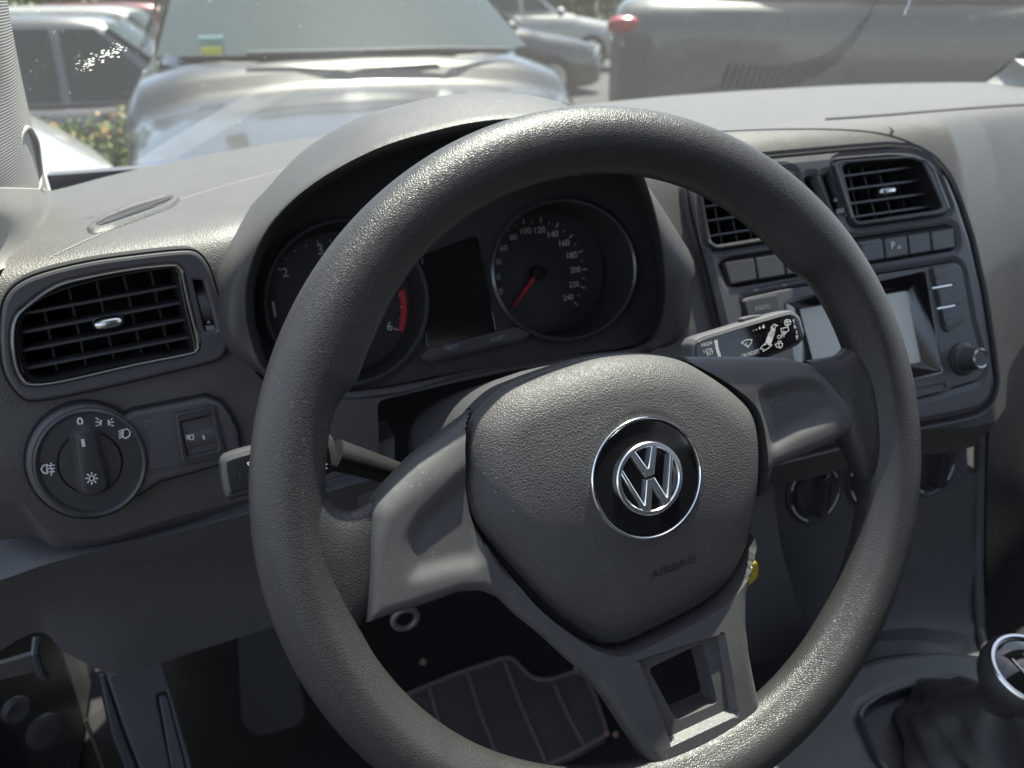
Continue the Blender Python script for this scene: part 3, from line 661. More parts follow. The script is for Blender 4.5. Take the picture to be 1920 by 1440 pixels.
vo = cr([(54, 565), (104, 532), (167, 515), (250, 500), (321, 493), (338, 498), (347, 515), (358, 565), (376, 640), (373, 660), (354, 669), (250, 690), (125, 719), (67, 727), (40, 719), (24, 686), (18, 636), (25, 594)], 3)
vi = cr([(40, 615), (52, 584), (83, 560), (146, 537), (229, 518), (312, 505), (331, 511), (336, 532), (347, 586), (362, 648), (352, 663), (250, 681), (125, 708), (75, 718), (56, 713), (44, 690), (38, 648)], 3)
mb = MB(); plate(mb, LF, sur, .003, -.012, .002, holes=[cr([(54, 568), (104, 535), (167, 518), (250, 503), (321, 497), (334, 500), (344, 517), (355, 567), (372, 640), (369, 658), (352, 666), (250, 687), (125, 716), (67, 723), (43, 716), (28, 686), (22, 636), (29, 594)], 3), rp([(362, 525), (381, 527), (406, 619), (385, 621)], 3)]); obj('vent_surround', mb, m_trim, dash)
mb = MB(); plate(mb, LF, inset(ccw(LF.uvs(sur, .003)), -.0013), .0012, -.012, .0003, uv=True, holes=[inset(ccw(LF.uvs(sur, .003)), .003)]); obj('panel_gap', mb, m_black, dash)
vent(LF, vo, vi, [s24(p) for p in ([(130, 352), (795, 232)], [(105, 440), (820, 305)], [(108, 522), (845, 380)], [(120, 603), (860, 460)])],
     [s24(p) for p in ([(205, 370), (265, 650)], [(322, 300), (395, 625)], [(447, 265), (520, 595)], [(570, 240), (645, 570)], [(690, 220), (765, 540)])], (204, 607), 'air vent left of the wheel', lift=.0045)
def thumbwheel(pl, P, c0, c1, w, lab=None):
    mb = MB(); q = ccw(pl.uvs(P, 0)); mb.loft([[pl.at(*p, .0015) for p in q], [pl.at(*p, -.012) for p in q]], True, False, True); s = obj('wheel_slot', mb, m_black, dash)
    a, b = pl.hit(*c0, -.004), pl.hit(*c1, -.004); ax = np.cross(b-a, pl.n); ax /= np.linalg.norm(ax); r = np.linalg.norm(b-a)/2*1.05; c = (a+b)/2-pl.n*r*.55
    mb = MB(); seg = 60; e = (b-a)/np.linalg.norm(b-a); rings = []
    for k in (-1, 1): rings.append([c+ax*w/2*k+(r if i % 2 else r*.975)*(math.cos(2*np.pi*i/seg)*e+math.sin(2*np.pi*i/seg)*pl.n) for i in range(seg)])
    mb.loft(rings, True, True, True); obj('thumb_wheel', mb, m_trim, dash, ang=60)
thumbwheel(LF, rp([(361, 524), (382, 526), (407, 620), (384, 622)], 3), (374, 543), (391, 608), .0055)
mb = MB(); plate(mb, LF, [(385, 612), (402, 611), (405, 619), (387, 620)], .001, -.003, .0004); obj('marking', mb, m_dim, dash); mb = MB(); mb.add([LF.hit(*p, .0036) for p in ((387, 607), (391, 600), (396, 606))], [(0, 1, 2)]); obj('marking', mb, m_dim, dash)

# ------------------------------------------------------------------ light switch module
lm = thing('light_switch', 'round headlight switch with upright bar knob and white lamp symbols, below the left air vent', 'light switch', LF.hit(165, 865, 0))
pl_px = np.vstack([[(162+115*math.cos(a), 866+108*math.sin(a)) for a in np.linspace(R_(-52), R_(-322), 40)][0:40], [(262, 930), (300, 905), (430, 868), (452, 848), (448, 812), (434, 780), (416, 756), (388, 745), (250, 772)]])
mb = MB(); plate(mb, LF, resamp(pl_px, 14), .004, -.02, .003); base = obj('base_plate', mb, m_trim, lm)
mb = MB(); _q = inset(ccw(LF.uvs(resamp(pl_px, 14), .004)), -.0012); plate(mb, LF, _q, .0014, -.02, .0003, uv=True); obj('panel_gap', mb, m_black, lm)
mb = MB(); plate(mb, LF, rp([(268, 790), (330, 775), (342, 872), (278, 884), (284, 840)], 5), .0048, .003, .0006); obj('side_panel', mb, m_trim, lm)
c = LF.hit(169, 868, .005); r_ = np.linalg.norm(LF.hit(267, 868, .005)-c)*.99
mb = MB(); mb.loft([[LF.at(*q, .003+h) for q in ccw(LF.uvs(circ(169, 868, 98*k, 93.5*k, 72), .006))] for k, h in [(1.09, 0), (1.09, .003), (1.05, .0042), (1.0, .0034), (.98, .002), (.64, .002), (.63, .001), (.60, .001), (.59, .0028), (.4, .0030), (.01, .0030)]], True, False, True); dl = obj('dial_ring', mb, m_trimd, lm)
hb = .012
bp = rp([(140, 818), (149, 808), (167, 807), (178, 818), (201, 908), (199, 918), (188, 926), (162, 930), (153, 921)], 7)
mb = MB(); Q = ccw(LF.uvs(bp, hb)); at = lambda L, h: [LF.at(a, b, h) for a, b in L]; mb.loft([at(inset(Q, -.0035), .004), at(inset(Q, -.001), hb-.004), at(Q, hb-.0012), at(inset(Q, .0005), hb-.0003), at(inset(Q, .0014), hb)], True, False, True); kb = obj('bar_knob', mb, m_trimd, lm)
mb = MB(); stroke(mb, LF, [(155, 825), (157, 836)], .0017, hb+.0004); hh = hb+.0004
stroke(mb, LF, circ(172, 897, 4.6, 4.6, 12), .0007, hh, closed=True)
for a in np.linspace(0, 2*np.pi, 8, endpoint=False): stroke(mb, LF, [(172+7.5*math.cos(a), 897+7.5*math.sin(a)), (172+11*math.cos(a), 897+11*math.sin(a))], .0008, hh)
obj('marking', mb, m_white, kb, smooth=False)
mb = MB(); hh = .0062; w = .0007
stroke(mb, LF, circ(150, 790, 4.2, 6.0, 14, R_(-8)), .001, hh, closed=True)
for s, cx in ((-1, 190), (1, 203)):
    stroke(mb, LF, [(cx+s*0, 788), (cx+s*3, 792), (cx+s*1, 797), (cx, 788)], w, hh)
    for dy in (-5, 0, 5): stroke(mb, LF, [(cx-s*-5, 793+dy-1), (cx-s*-10, 793+dy*1.5-2)], w, hh)
stroke(mb, LF, [(231, 806), (238, 804), (244, 809), (243, 817), (236, 822), (230, 819), (231, 806)], w*1.1, hh)
for k in range(4): stroke(mb, LF, [(223+k*.3, 812+k*4.2-3), (229, 809+k*4.2-3)], w, hh)
stroke(mb, LF, [(88, 871), (81, 873), (77, 880), (82, 887), (88, 888), (88, 871)], w*1.1, hh)
for k in range(3): stroke(mb, LF, [(91, 873+k*6), (102, 872+k*6)], w, hh)
stroke(mb, LF, [(96, 868), (94, 875), (98, 881), (96, 891)], w, hh)
obj('marking', mb, m_white, dl, smooth=False)
mb = MB(); fo = rp([(327, 776), (402, 760), (426, 855), (424, 860), (346, 874), (341, 868)], 6); fi = rp([(338, 792), (396, 779), (410, 843), (352, 857)], 4); plate(mb, LF, fo, .0065, .002, .0012, holes=[fi]); fr = obj('dimmer_frame', mb, m_trimd, lm)
mb = MB(); q = ccw(LF.uvs(fi, .005)); mb.loft([[LF.at(*p, .0055) for p in q], [LF.at(*p, -.012) for p in q]], True, False, True); obj('slot', mb, m_black, fr)
for (a, b, wd) in (((358, 797), (366, 845), .0105), ((387, 790), (396, 838), .0098)):
    A, B = LF.hit(*a, .0), LF.hit(*b, .0); ax = np.cross(B-A, LF.n); ax /= np.linalg.norm(ax); r = np.linalg.norm(B-A)/2*1.15; c = (A+B)/2-LF.n*r*.45; e = (B-A)/np.linalg.norm(B-A); mb = MB()
    mb.loft([[c+ax*wd/2*k+(r if i % 2 else r*.97)*(math.cos(2*np.pi*i/70)*e+math.sin(2*np.pi*i/70)*LF.n) for i in range(70)] for k in (-1, 1)], True, True, True); tw = obj('thumb_wheel', mb, m_trim, lm, ang=60)
    mb = MB(); hh = r*.55+.0006
    if wd > .01: stroke(mb, LF, [(360, 815), (355, 818), (356, 824), (362, 824), (363, 816)], .0007, hh, closed=True); [stroke(mb, LF, [(350, 817+3*k), (354, 816+3*k)], .0006, hh) for k in range(3)]
    else: stroke(mb, LF, [(381, 817), (383, 823)], .001, hh)
    obj('marking', mb, m_white, tw, smooth=False)

# ------------------------------------------------------------------ centre stack
co_px = rp([(1292, 349), (1340, 315), (1407, 297), (1590, 280), (1668, 274), (1718, 278), (1753, 298), (1780, 330), (1800, 377), (1823, 447), (1847, 552), (1862, 649), (1871, 719), (1862, 752), (1839, 773), (1784, 786), (1707, 800), (1560, 838), (1440, 868), (1392, 760), (1349, 598), (1329, 513), (1298, 388)], 12, 3)
v2o = rp([(1563, 306), (1576, 300), (1640, 295), (1707, 291), (1738, 299), (1754, 319), (1782, 390), (1776, 400), (1761, 403), (1606, 424), (1597, 415)], 6, 3)
v2i = rp([(1579, 311), (1590, 306), (1640, 301), (1705, 297), (1730, 304), (1746, 338), (1768, 388), (1758, 393), (1609, 415), (1603, 408)], 6, 3)
v1o = rp([(1310, 352), (1340, 337), (1475, 317), (1491, 323), (1497, 345), (1525, 425), (1518, 440), (1342, 468), (1327, 458)], 7, 3)
v1i = rp([(1316, 358), (1343, 343), (1473, 323), (1485, 328), (1491, 347), (1517, 424), (1511, 432), (1345, 459), (1334, 452)], 6, 3)
sh2 = lambda P, k: (lambda c: c+(np.array(P)-c)*k)(np.array(P).mean(0))
strip_o = rp([(1351, 494), (1370, 486), (1560, 455), (1780, 423), (1791, 427), (1796, 458), (1790, 466), (1600, 497), (1380, 535), (1368, 531)], 6, 3)
rad_o = rp([(1392, 560), (1470, 543), (1740, 500), (1792, 491), (1804, 502), (1822, 600), (1846, 690), (1838, 712), (1700, 752), (1560, 788), (1450, 800)], 9, 3)
tw1 = [rp(p, 2, 2) for p in ([(1514, 334), (1527, 332), (1548, 395), (1536, 398)], [(1545, 330), (1558, 328), (1582, 392), (1570, 395)])]
mb = MB(); plate(mb, CF, co_px, .006, -.09, .007, holes=[sh2(v1o, .98), sh2(v2o, .98), sh2(strip_o, .99), sh2(rad_o, .99)]+tw1); obj('centre_fascia', mb, m_trim, dash)
mb = MB(); plate(mb, CF, sh2(co_px, 1.012), .0026, -.09, .001, holes=[sh2(co_px, .985)]); obj('panel_gap', mb, m_black, dash)
mb = MB(); plate(mb, CF, sh2(co_px, 1.035), .0015, -.09, .006, holes=[sh2(co_px, .985)]); obj('fascia_surround', mb, m_dash, dash)
vent(CF, v2o, v2i, [s57(p) for p in ([(885, 180), (1270, 128)], [(890, 245), (1300, 193)], [(895, 315), (1320, 258)], [(920, 378), (1335, 320)])],
     [s57(p) for p in ([(900, 130), (955, 405)], [(970, 150), (1040, 400)], [(1040, 130), (1115, 385)], [(1120, 125), (1185, 375)], [(1190, 115), (1250, 360)], [(1260, 130), (1315, 345)])], (1668, 357), 'right centre air vent', bez=m_trimd, lift=.0085, ksz=(.0095, .004))
vent(CF, v1o, v1i, [s57(p) for p in ([(205, 328), (640, 262)], [(210, 398), (660, 330)], [(225, 470), (690, 398)])]+[[(1316, 364), (1490, 338)]],
     [s57(p) for p in ([(240, 240), (295, 520)], [(310, 230), (370, 510)], [(385, 220), (440, 500)], [(455, 210), (515, 490)], [(530, 200), (590, 480)], [(600, 190), (660, 470)])], None, 'left centre air vent', bez=m_trimd, lift=.0085)
for P, a, b in ((tw1[0], (1524, 346), (1536, 385)), (tw1[1], (1556, 345), (1569, 388))): thumbwheel(CF, P, a, b, .006)
mb = MB(); mb.add([CF.hit(*p, .0085) for p in ((1563, 378), (1566, 370), (1571, 377))], [(0, 1, 2)]); obj('marking', mb, m_dim, dash, smooth=False); mb = MB(); stroke(mb, CF, [(1571, 396), (1581, 394)], .004, .0064); obj('marking', mb, m_dim, dash, smooth=False)
# switch row
mb = MB(); plate(mb, CF, strip_o, .003, -.02, .001); obj('switch_row_base', mb, m_black, dash)
bx = [1357, 1415, 1468, 1518, 1565, 1611, 1656, 1701, 1744, 1789]
def ty(x): return 489.5+(x-1357)*(425.5-489.5)/(1789-1357)
def by(x): return 533+(x-1372)*(465-533)/(1792-1372)
for i, (a, b) in enumerate(zip(bx[:-1], bx[1:])):
    sk = 13 if i < 3 else 9; mb = MB(); plate(mb, CF, rp([(a+1, ty(a)+1.5), (b-1, ty(b)+1.5), (b+sk*.45-1, by(b)-1.5), (a+sk-(sk*.4 if i else 0), by(a)-1.5)], 4 if i in (0, 8) else 2, 3), .0075, .001, .0013); o = obj('switch', mb, m_trimd, dash)
    if i == 5: mb = MB(); text(mb, CF, 'PASSENGER', (1612, 460), (1650, 453.5), .0082, bold=.01); text(mb, CF, 'AIR BAG', (1621, 468), (1647, 463), .0082, bold=.01); obj('lettering', mb, m_dim, o, smooth=False)
    if i == 6: mb = MB(); text(mb, CF, 'P', (1672, 467), (1679, 466), .0082, bold=.02); mb.add([CF.hit(*p, .0082) for p in ((1681, 466), (1688, 459), (1689, 465))], [(0, 1, 2)]); obj('symbol', mb, m_white, o, smooth=False)
# passenger side lower shade and stack under-side
mb = MB(); a = [CF.at(*q, .0) for q in ccw(CF.uvs([(1440, 868), (1560, 838), (1707, 800), (1784, 786), (1839, 773), (1862, 752)], 0))] if False else None

# radio
rd = thing('car_radio', 'black car radio with blank grey screen and round ringed knob, in the centre stack', 'car radio', CF.hit(1620, 640, 0))
scr = rp([(1500, 580), (1699, 546), (1726, 678), (1535, 715)], 3, 3); bezo = rp([(1472, 566), (1736, 505), (1769, 699), (1500, 762)], 4, 3)
mb = MB(); plate(mb, CF, rad_o, .0075, -.03, .0012, holes=[sh2(bezo, .99)]); rb = obj('front_panel', mb, m_trim, rd)
mb = MB(); A = ccw(CF.uvs(bezo, .0085)); 
B = ccw(CF.uvs(scr, -.003))
n = min(len(A), len(B)); mb.loft([[CF.at(*p, .005) for p in inset(A, -.0005)], [CF.at(*p, .0085) for p in A], [CF.at(*p, .0085) for p in inset(A, .0012)], [CF.at(*p, -.003) for p in B]], True); obj('screen_bezel', mb, m_gloss, rd)
mb = MB(); mb.add([CF.at(*p, -.0028) for p in inset(B, -.001)], [tuple(range(len(B)))]); obj('screen', mb, m_screen, rd)
mb = MB(); plate(mb, CF, rp([(1746, 501), (1788, 494), (1800, 501), (1814, 592), (1806, 605), (1779, 623), (1770, 617)], 5, 3), .0095, .006, .001); obj('key_panel', mb, m_trimd, rd)
for i, (s, p0, p1, q) in enumerate((('MUTE', (1760, 523), (1782, 519), [(1750, 504), (1787, 498), (1794, 531), (1757, 537)]), ('SETUP', (1767, 560), (1790, 555), [(1758, 542), (1795, 536), (1801, 569), (1765, 575)]), ('SOUND', (1771, 597), (1796, 590), [(1766, 580), (1802, 574), (1807, 596), (1800, 603), (1780, 614), (1773, 611)]))):
    mb = MB(); plate(mb, CF, rp(q, 3, 3), .0108, .008, .0006); k = obj('key', mb, m_trimd, rd)
    mb = MB(); text(mb, CF, s, p0, p1, .0114, bold=.01); obj('lettering', mb, m_dim, k, smooth=False)
mb = MB(); stroke(mb, CF, [(1749, 540), (1784, 534)], .0011, .0115); stroke(mb, CF, [(1758, 578.5), (1790, 572.5)], .0011, .0115); obj('key_divider', mb, m_satin, rd, smooth=False)
mb = MB(); plate(mb, CF, rp([(1395, 563), (1458, 551), (1468, 590), (1405, 602)], 5, 3), .0095, .006, .001); k = obj('key', mb, m_trimd, rd)
mb = MB(); text(mb, CF, 'RADIO', (1417, 583), (1445, 577), .0101, bold=.01); obj('lettering', mb, m_dim, k, smooth=False)
for q in ([(1407, 607), (1469, 595), (1480, 634), (1418, 646)], [(1420, 651), (1481, 639), (1492, 678), (1431, 690)], [(1433, 695), (1493, 683), (1503, 722), (1444, 734)]):
    mb = MB(); plate(mb, CF, rp(q, 4, 3), .0095, .006, .001); obj('key', mb, m_trimd, rd)
c = CF.hit(1806, 673, .0085); nn = CF.n
mb = MB(); mb.disc(c, nn, 1, [(.0150, -.002), (.0150, .001), (.0138, .002), (.0118, .0022), (.0104, .004), (.0100, .016), (.0094, .0175), (.0001, .0175)], 48); kn = obj('knob', mb, m_trimd, rd)
mb = MB(); mb.disc(c+nn*.0172, nn, 1, [(.0086, 0), (.0086, .0008), (.0080, .0013), (.0072, .0008), (.0070, 0)], 48); obj('knob_ring', mb, m_satin, kn)
mb = MB(); plate(mb, CF, rp([(1640, 738), (1778, 712), (1784, 731), (1645, 762)], 4, 3), .0088, .006, .001, holes=[rp([(1650, 742), (1772, 719), (1775, 729), (1653, 755)], 3, 3)]); obj('disc_slot', mb, m_trim, rd)

# ------------------------------------------------------------------ climate panel
cp = thing('climate_panel', 'dark heating control panel with round turn knobs, under the radio', 'climate controls', HV.hit(1640, 890, 0))
mb = MB(); plate(mb, HV, rp([(1430, 885), (1600, 843), (1812, 795), (1818, 910), (1640, 958), (1440, 1008)], 8, 3), .002, -.03, .002); obj('panel', mb, m_trim, cp)
def cknob(cx, cy, rpx, ang):
    c = HV.hit(cx, cy, .002); r = np.linalg.norm(HV.hit(cx+rpx, cy, .002)-c)
    mb = MB(); mb.disc(c, HV.n, 1, [(r*1.12, -.001), (r*1.12, .0015), (r*1.05, .0025), (r, .001), (r*.8, .001), (r*.78, .006), (r*.74, .0075), (.0001, .0075)], 48); k = obj('turn_knob', mb, m_trimd, cp)
    u, v = HV.u, HV.v; d = math.cos(ang)*u+math.sin(ang)*v; p = np.cross(HV.n, d); mb = MB(); rings = []
    for s, h in ((1, .002), (.95, .014), (.86, .018), (.6, .019)): rings.append([c+d*r*.78*s*math.copysign(abs(math.cos(a))**.6, math.cos(a))+p*r*.24*s*math.copysign(abs(math.sin(a))**.8, math.sin(a))+HV.n*h for a in np.linspace(0, 2*np.pi, 24, endpoint=False)])
    mb.loft(rings, True, False, True); obj('grip', mb, m_blue, k)
    mb = MB()
    for a0, a1 in ((20, 75), (110, 165), (195, 250), (300, 345)):
        aa = np.radians(np.linspace(a0, a1, 10))
        for a, b in zip(aa[:-1], aa[1:]): mb.add([c+HV.n*.0028+r*q*(math.cos(t)*u+math.sin(t)*v) for t, q in ((a, .93), (b, .93), (b, .99), (a, .99))], [(0, 1, 2, 3)])
    obj('scale_marks', mb, m_white, k, smooth=False)
cknob(1525, 922, 45, R_(80)); cknob(1636, 895, 44, R_(90)); cknob(1743, 868, 43, R_(84))

# ------------------------------------------------------------------ lower panels (knee panel etc., parts of the dashboard)
def sheet(rows, name, m, parent, n=6, thick=(0, .02, 0), kind=None):
    """rows of (px,py,Y) -> smooth sheet with a folded back edge"""
    G = np.array([[onY(*c) for c in r] for r in rows]); G = np.array([cr(r, n, False) for r in G]); G = cr(G, n, False)
    mb = MB(); mb.loft([list(r) for r in G], False); b = [r+np.array(thick) for r in G]
    mb.loft([list(r) for r in b][::-1], False)
    for e, f in ((G[0], b[0]), (G[-1], b[-1]), (G[:, 0], np.array(b)[:, 0]), (G[:, -1], np.array(b)[:, -1])): mb.loft([list(e), list(f)], False)
    return obj(name, mb, m, parent)
# light upper strip of the knee panel and its dark lower face
sheet([[(-140, 915, .185), (0, 918, .186), (90, 950, .187), (200, 970, .188), (330, 945, .190), (480, 895, .192), (600, 860, .194), (740, 820, .198)],
       [(-140, 985, .174), (0, 980, .175), (90, 1000, .176), (200, 1010, .177), (330, 982, .178), (480, 935, .180), (600, 900, .182), (740, 860, .185)],
       [(-140, 1110, .150), (0, 1078, .152), (90, 1052, .153), (200, 1028, .155), (330, 998, .158), (480, 958, .161), (600, 925, .164), (740, 885, .168)],
       [(-140, 1135, .154), (0, 1095, .156), (90, 1068, .158), (200, 1042, .160), (330, 1010, .163), (480, 970, .166), (600, 938, .169), (740, 898, .173)],
       [(-130, 1200, .195), (35, 1150, .20), (110, 1140, .202), (200, 1130, .205), (330, 1100, .208), (480, 1060, .212), (600, 1030, .215), (740, 985, .22)],
       [(-100, 1290, .22), (62, 1187, .22), (125, 1225, .235), (225, 1265, .24), (330, 1233, .245), (480, 1185, .25), (600, 1150, .255), (740, 1105, .26)]], 'knee_panel', m_knee, dash, thick=(0, .03, -.002))
# panel right of the column
sheet([[(1300, 870, .20), (1380, 880, .19), (1450, 900, .18)], [(1290, 1000, .19), (1380, 1010, .17), (1462, 1010, .165)], [(1300, 1120, .20), (1400, 1120, .18), (1492, 1120, .175)], [(1320, 1260, .24), (1430, 1240, .22), (1530, 1230, .22)]], 'column_side_panel', m_knee, dash)
sheet([[(1850, 640, .235), (1890, 610, .30), (1950, 560, .36), (2060, 500, .40)], [(1862, 720, .235), (1900, 720, .30), (1960, 700, .36), (2060, 680, .42)], [(1850, 900, .27), (1900, 900, .33), (1960, 900, .40), (2060, 900, .46)], [(1850, 1200, .34), (1900, 1200, .40), (1960, 1200, .48), (2060, 1200, .55)]], 'glovebox_panel', m_trimd, dash)
# centre console flank with bright edge
cc = thing('centre_console', 'dark plastic centre console with an oval glossy gear surround between the seats', 'centre console', onZ(1700, 1330, -.36))
sheet([[(1460, 990, .27), (1600, 950, .25), (1720, 915, .235), (1815, 890, .225), (1838, 885, .222)],
       [(1490, 1120, .24), (1610, 1090, .22), (1730, 1060, .205), (1818, 1040, .20), (1842, 1035, .197)],
       [(1530, 1230, .20), (1630, 1200, .18), (1740, 1180, .165), (1815, 1180, .155), (1842, 1180, .150)],
       [(1560, 1275, .155), (1640, 1235, .14), (1740, 1225, .12), (1815, 1240, .10), (1858, 1262, .09)]], 'console_front', m_console, cc)
mb = MB(); mb.tube([onY(*p) for p in ((1838, 780, .235), (1836, 900, .222), (1834, 1050, .197), (1836, 1180, .152), (1858, 1262, .09), (1890, 1330, .03))], [.0055]*6, 12); obj('console_edge', mb, m_console, cc)
ZC = -.36
def zc(P, z=ZC): return np.array([onZ(a, b, z)[:2] for a, b in P])
CT = Pl((.33, .0, ZC), (0, -.12, 1)); CT.u = A3(1, 0, 0); CT.n = A3(0, 0, 1.); CT.v = A3(0, 1, 0)
body_px = rp([(1395, 1520), (1440, 1380), (1500, 1300), (1560, 1262), (1650, 1228), (1760, 1215), (1900, 1230), (2060, 1260), (2100, 1520)], 20, 4)
tray = rp([(1608, 1340), (1618, 1322), (1650, 1300), (1700, 1282), (1765, 1270), (1800, 1272), (1835, 1290), (1900, 1330), (2000, 1420), (1960, 1600), (1770, 1600), (1700, 1490), (1640, 1415)], 14, 4)
mb = MB(); plate(mb, CT, body_px, 0, -.20, .008, holes=[sh2(tray, .985)]); obj('console_body', mb, m_console, cc)
mb = MB(); plate(mb, CT, sh2(tray, 1.01), .006, -.01, .0028, holes=[sh2(tray, .945)]); obj('gear_surround', mb, m_blue, cc)
mb = MB(); plate(mb, CT, sh2(tray, .97), -.008, -.02, .001); obj('surround_floor', mb, m_trimd, cc)
gl = thing('gear_lever', 'round topped black gear knob with chrome ring on a leather gaiter, at the right edge', 'gear lever', (.345, -.02, ZC))
kc = onZ(1922, 1262, -.235); ax = np.array(O-kc); ax = A3(-.10, -.30, .95); ax /= np.linalg.norm(ax)
mb = MB(); mb.disc(kc-ax*.055, ax, 1, [(.016, 0), (.0155, .012), (.018, .022), (.0235, .032), (.0285, .042), (.0305, .050), (.0300, .057), (.0270, .062)], 48); kn = obj('knob', mb, m_trimd, gl)
mb = MB(); mb.disc(kc-ax*.055, ax, 1, [(.0272, .0605), (.0278, .0625), (.0268, .0640), (.0248, .0640), (.0240, .0620)], 48); obj('knob_ring', mb, m_satin, kn)
mb = MB(); mb.disc(kc-ax*.055, ax, 1, [(.0243, .0615), (.018, .0655), (.009, .068), (.0002, .069)], 40); cap = obj('knob_cap', mb, m_gloss, kn)
KP = Pl(kc+ax*.0125, ax); mb = MB()
KP.u = np.cross(A3(0, 1, 0), ax); KP.u /= np.linalg.norm(KP.u); KP.v = np.cross(ax, KP.u)
for L in ([(-.011, .009), (-.011, -.009)], [(0, .009), (0, -.009)], [(.011, .009), (.011, -.009)], [(-.011, 0), (.011, 0)]): stroke(mb, KP, L, .0013, .0012, uv=True)
obj('shift_pattern', mb, m_white, cap, smooth=False)
def gaiter():
    mb = MB(); rings = []; bot = A3(.365, -.03, ZC-.004)
    tp = kc-ax*.05
    for t in np.linspace(0, 1, 22):
        c = bot*(1-t)+tp*t; c = c+A3(0, 0, 0); r = .066*(1-t)**1.15+.0155+.010*math.sin(t*math.pi)*(.5); ring = []
        for a in np.linspace(0, 2*np.pi, 72, endpoint=False):
            fold = 1+.10*(1-t)*t*3*math.sin(a*5+3*t)+.05*math.sin(a*9-6*t+1)*(1-t)+.035*math.sin(t*26+math.sin(a*2)*2)*(1-t)**.5
            ring.append(c+A3(math.cos(a)*r*fold, math.sin(a)*r*fold*1.1, 0))
        rings.append(ring)
    return mb.loft(rings, True, True, True)
obj('gaiter', gaiter(), m_bootl, gl)

# yellow tag and the steel ring glimpsed below the wheel
mb = MB(); P_ = slope((.09, .13, -.1), .2); plate(mb, P_, cr([(1398, 1098), (1405, 1070), (1416, 1054), (1422, 1062), (1421, 1080), (1411, 1093)], 3), .002, -.002, .0008); tag(obj('key_tag', mb, m_yellow), 'small yellow plastic tag peeking out right of the airbag cover', 'key tag')
mb = MB(); rc = onY(760, 1160, .12); rings = []
for i in range(33):
    t = 2*np.pi*i/32; e = A3(math.cos(t), 0, math.sin(t)); rings.append([rc+e*(.0085+.0025*math.cos(p))+A3(0, .0025*math.sin(p), 0) for p in np.linspace(0, 2*np.pi, 10, endpoint=False)])
mb.loft(rings); tag(obj('steel_ring', mb, m_metal), 'small dull steel ring in the dark under the left spoke', 'ring')

# ------------------------------------------------------------------ footwell
ZF = -.62
cb = thing('own_car_body', 'interior shell of the car we sit in, with carpeted footwell, sill trim, roof and doors', 'car', (.37, .2, ZF))
mb = MB(); mb.box((.37, -.3, ZF-.02), (.90, 0, 0), (0, 1.25, 0), (0, 0, .015)); mb.box((.37, .66, -.30), (.72, 0, 0), (0, .01, 0), (0, 0, .31)); obj('carpet', mb, m_carpet, cb)
mb = MB(); mb.box((.37, .80, -.02), (.74, 0, 0), (0, .012, 0), (0, 0, .05)); obj('scuttle_panel', mb, m_trimd, cb)
# sill / footrest trim seen low on the left
FP = slope((-.36, .30, -.35), .75, .35)
mb = MB(); plate(mb, FP, rp([(200, 1268), (300, 1235), (318, 1290), (370, 1470), (285, 1500), (238, 1380)], 4, 2), .004, -.03, .002, holes=[rp([(292, 1302), (312, 1296), (350, 1440), (330, 1490)], 5, 3)]); obj('sill_trim', mb, m_trim, cb)
mb = MB(); plate(mb, FP, rp([(298, 1306), (312, 1302), (348, 1440), (330, 1490)], 5, 3), .006, -.01, .0015); obj('footrest', mb, m_trim, cb)
mb = MB(); plate(mb, FP, rp([(186, 1268), (198, 1266), (232, 1380), (284, 1510), (262, 1510), (210, 1380)], 3, 2), .0, -.03, .002); obj('sill_trim', mb, m_trimd, cb)
FP2 = slope((-.30, .36, -.42), .6, .1)
mb = MB(); plate(mb, FP2, rp([(446, 1190), (545, 1165), (575, 1340), (560, 1365), (480, 1385), (452, 1360)], 14, 3), .004, -.004, .003); ped = tag(obj('clutch_pedal', mb, mat('pedal_rubber', (.022, .022, .022), .7)), 'dark pedal pad deep in the footwell, left of the wheel rim', 'pedal')
# door edge clutter bottom left
mb = MB(); mb.box((-.46, .62, -.30), (.012, 0, 0), (0, .26, 0), (0, 0, .30)); mb.box((-.50, .05, -.47), (.03, 0, 0), (0, .5, 0), (0, 0, .18)); obj('door_frame', mb, m_trimd, cb)
mb = MB(); DP = slope((-.40, .32, -.22), .3, .5); plate(mb, DP, rp([(-60, 1262), (0, 1245), (78, 1222), (86, 1240), (60, 1262), (0, 1276), (-60, 1292)], 5, 3), .004, -.004, .001); obj('door_hinge', mb, m_metal, cb)
mb = MB(); mb.tube([onY(*p) for p in ((70, 1195, .28), (66, 1225, .27), (78, 1262, .27), (86, 1270, .27))], .0035, 8); obj('door_cable', mb, m_trimd, cb)
mb = MB(); mb.tube([onY(*p) for p in ((160, 1350, .30), (178, 1395, .30), (198, 1450, .30))], .0018, 8); obj('door_seal', mb, mat('seal_pale', (.16, .12, .09), .6), cb)
for p, r in (((85, 1370), .016), ((30, 1330), .012)):
    mb = MB(); mb.disc(onY(*p, .30), A3(.5, -.8, .2), 1, [(r, 0), (r, .004), (r*.7, .006), (.0001, .004)], 24); obj('door_bolt', mb, m_trimd, cb)
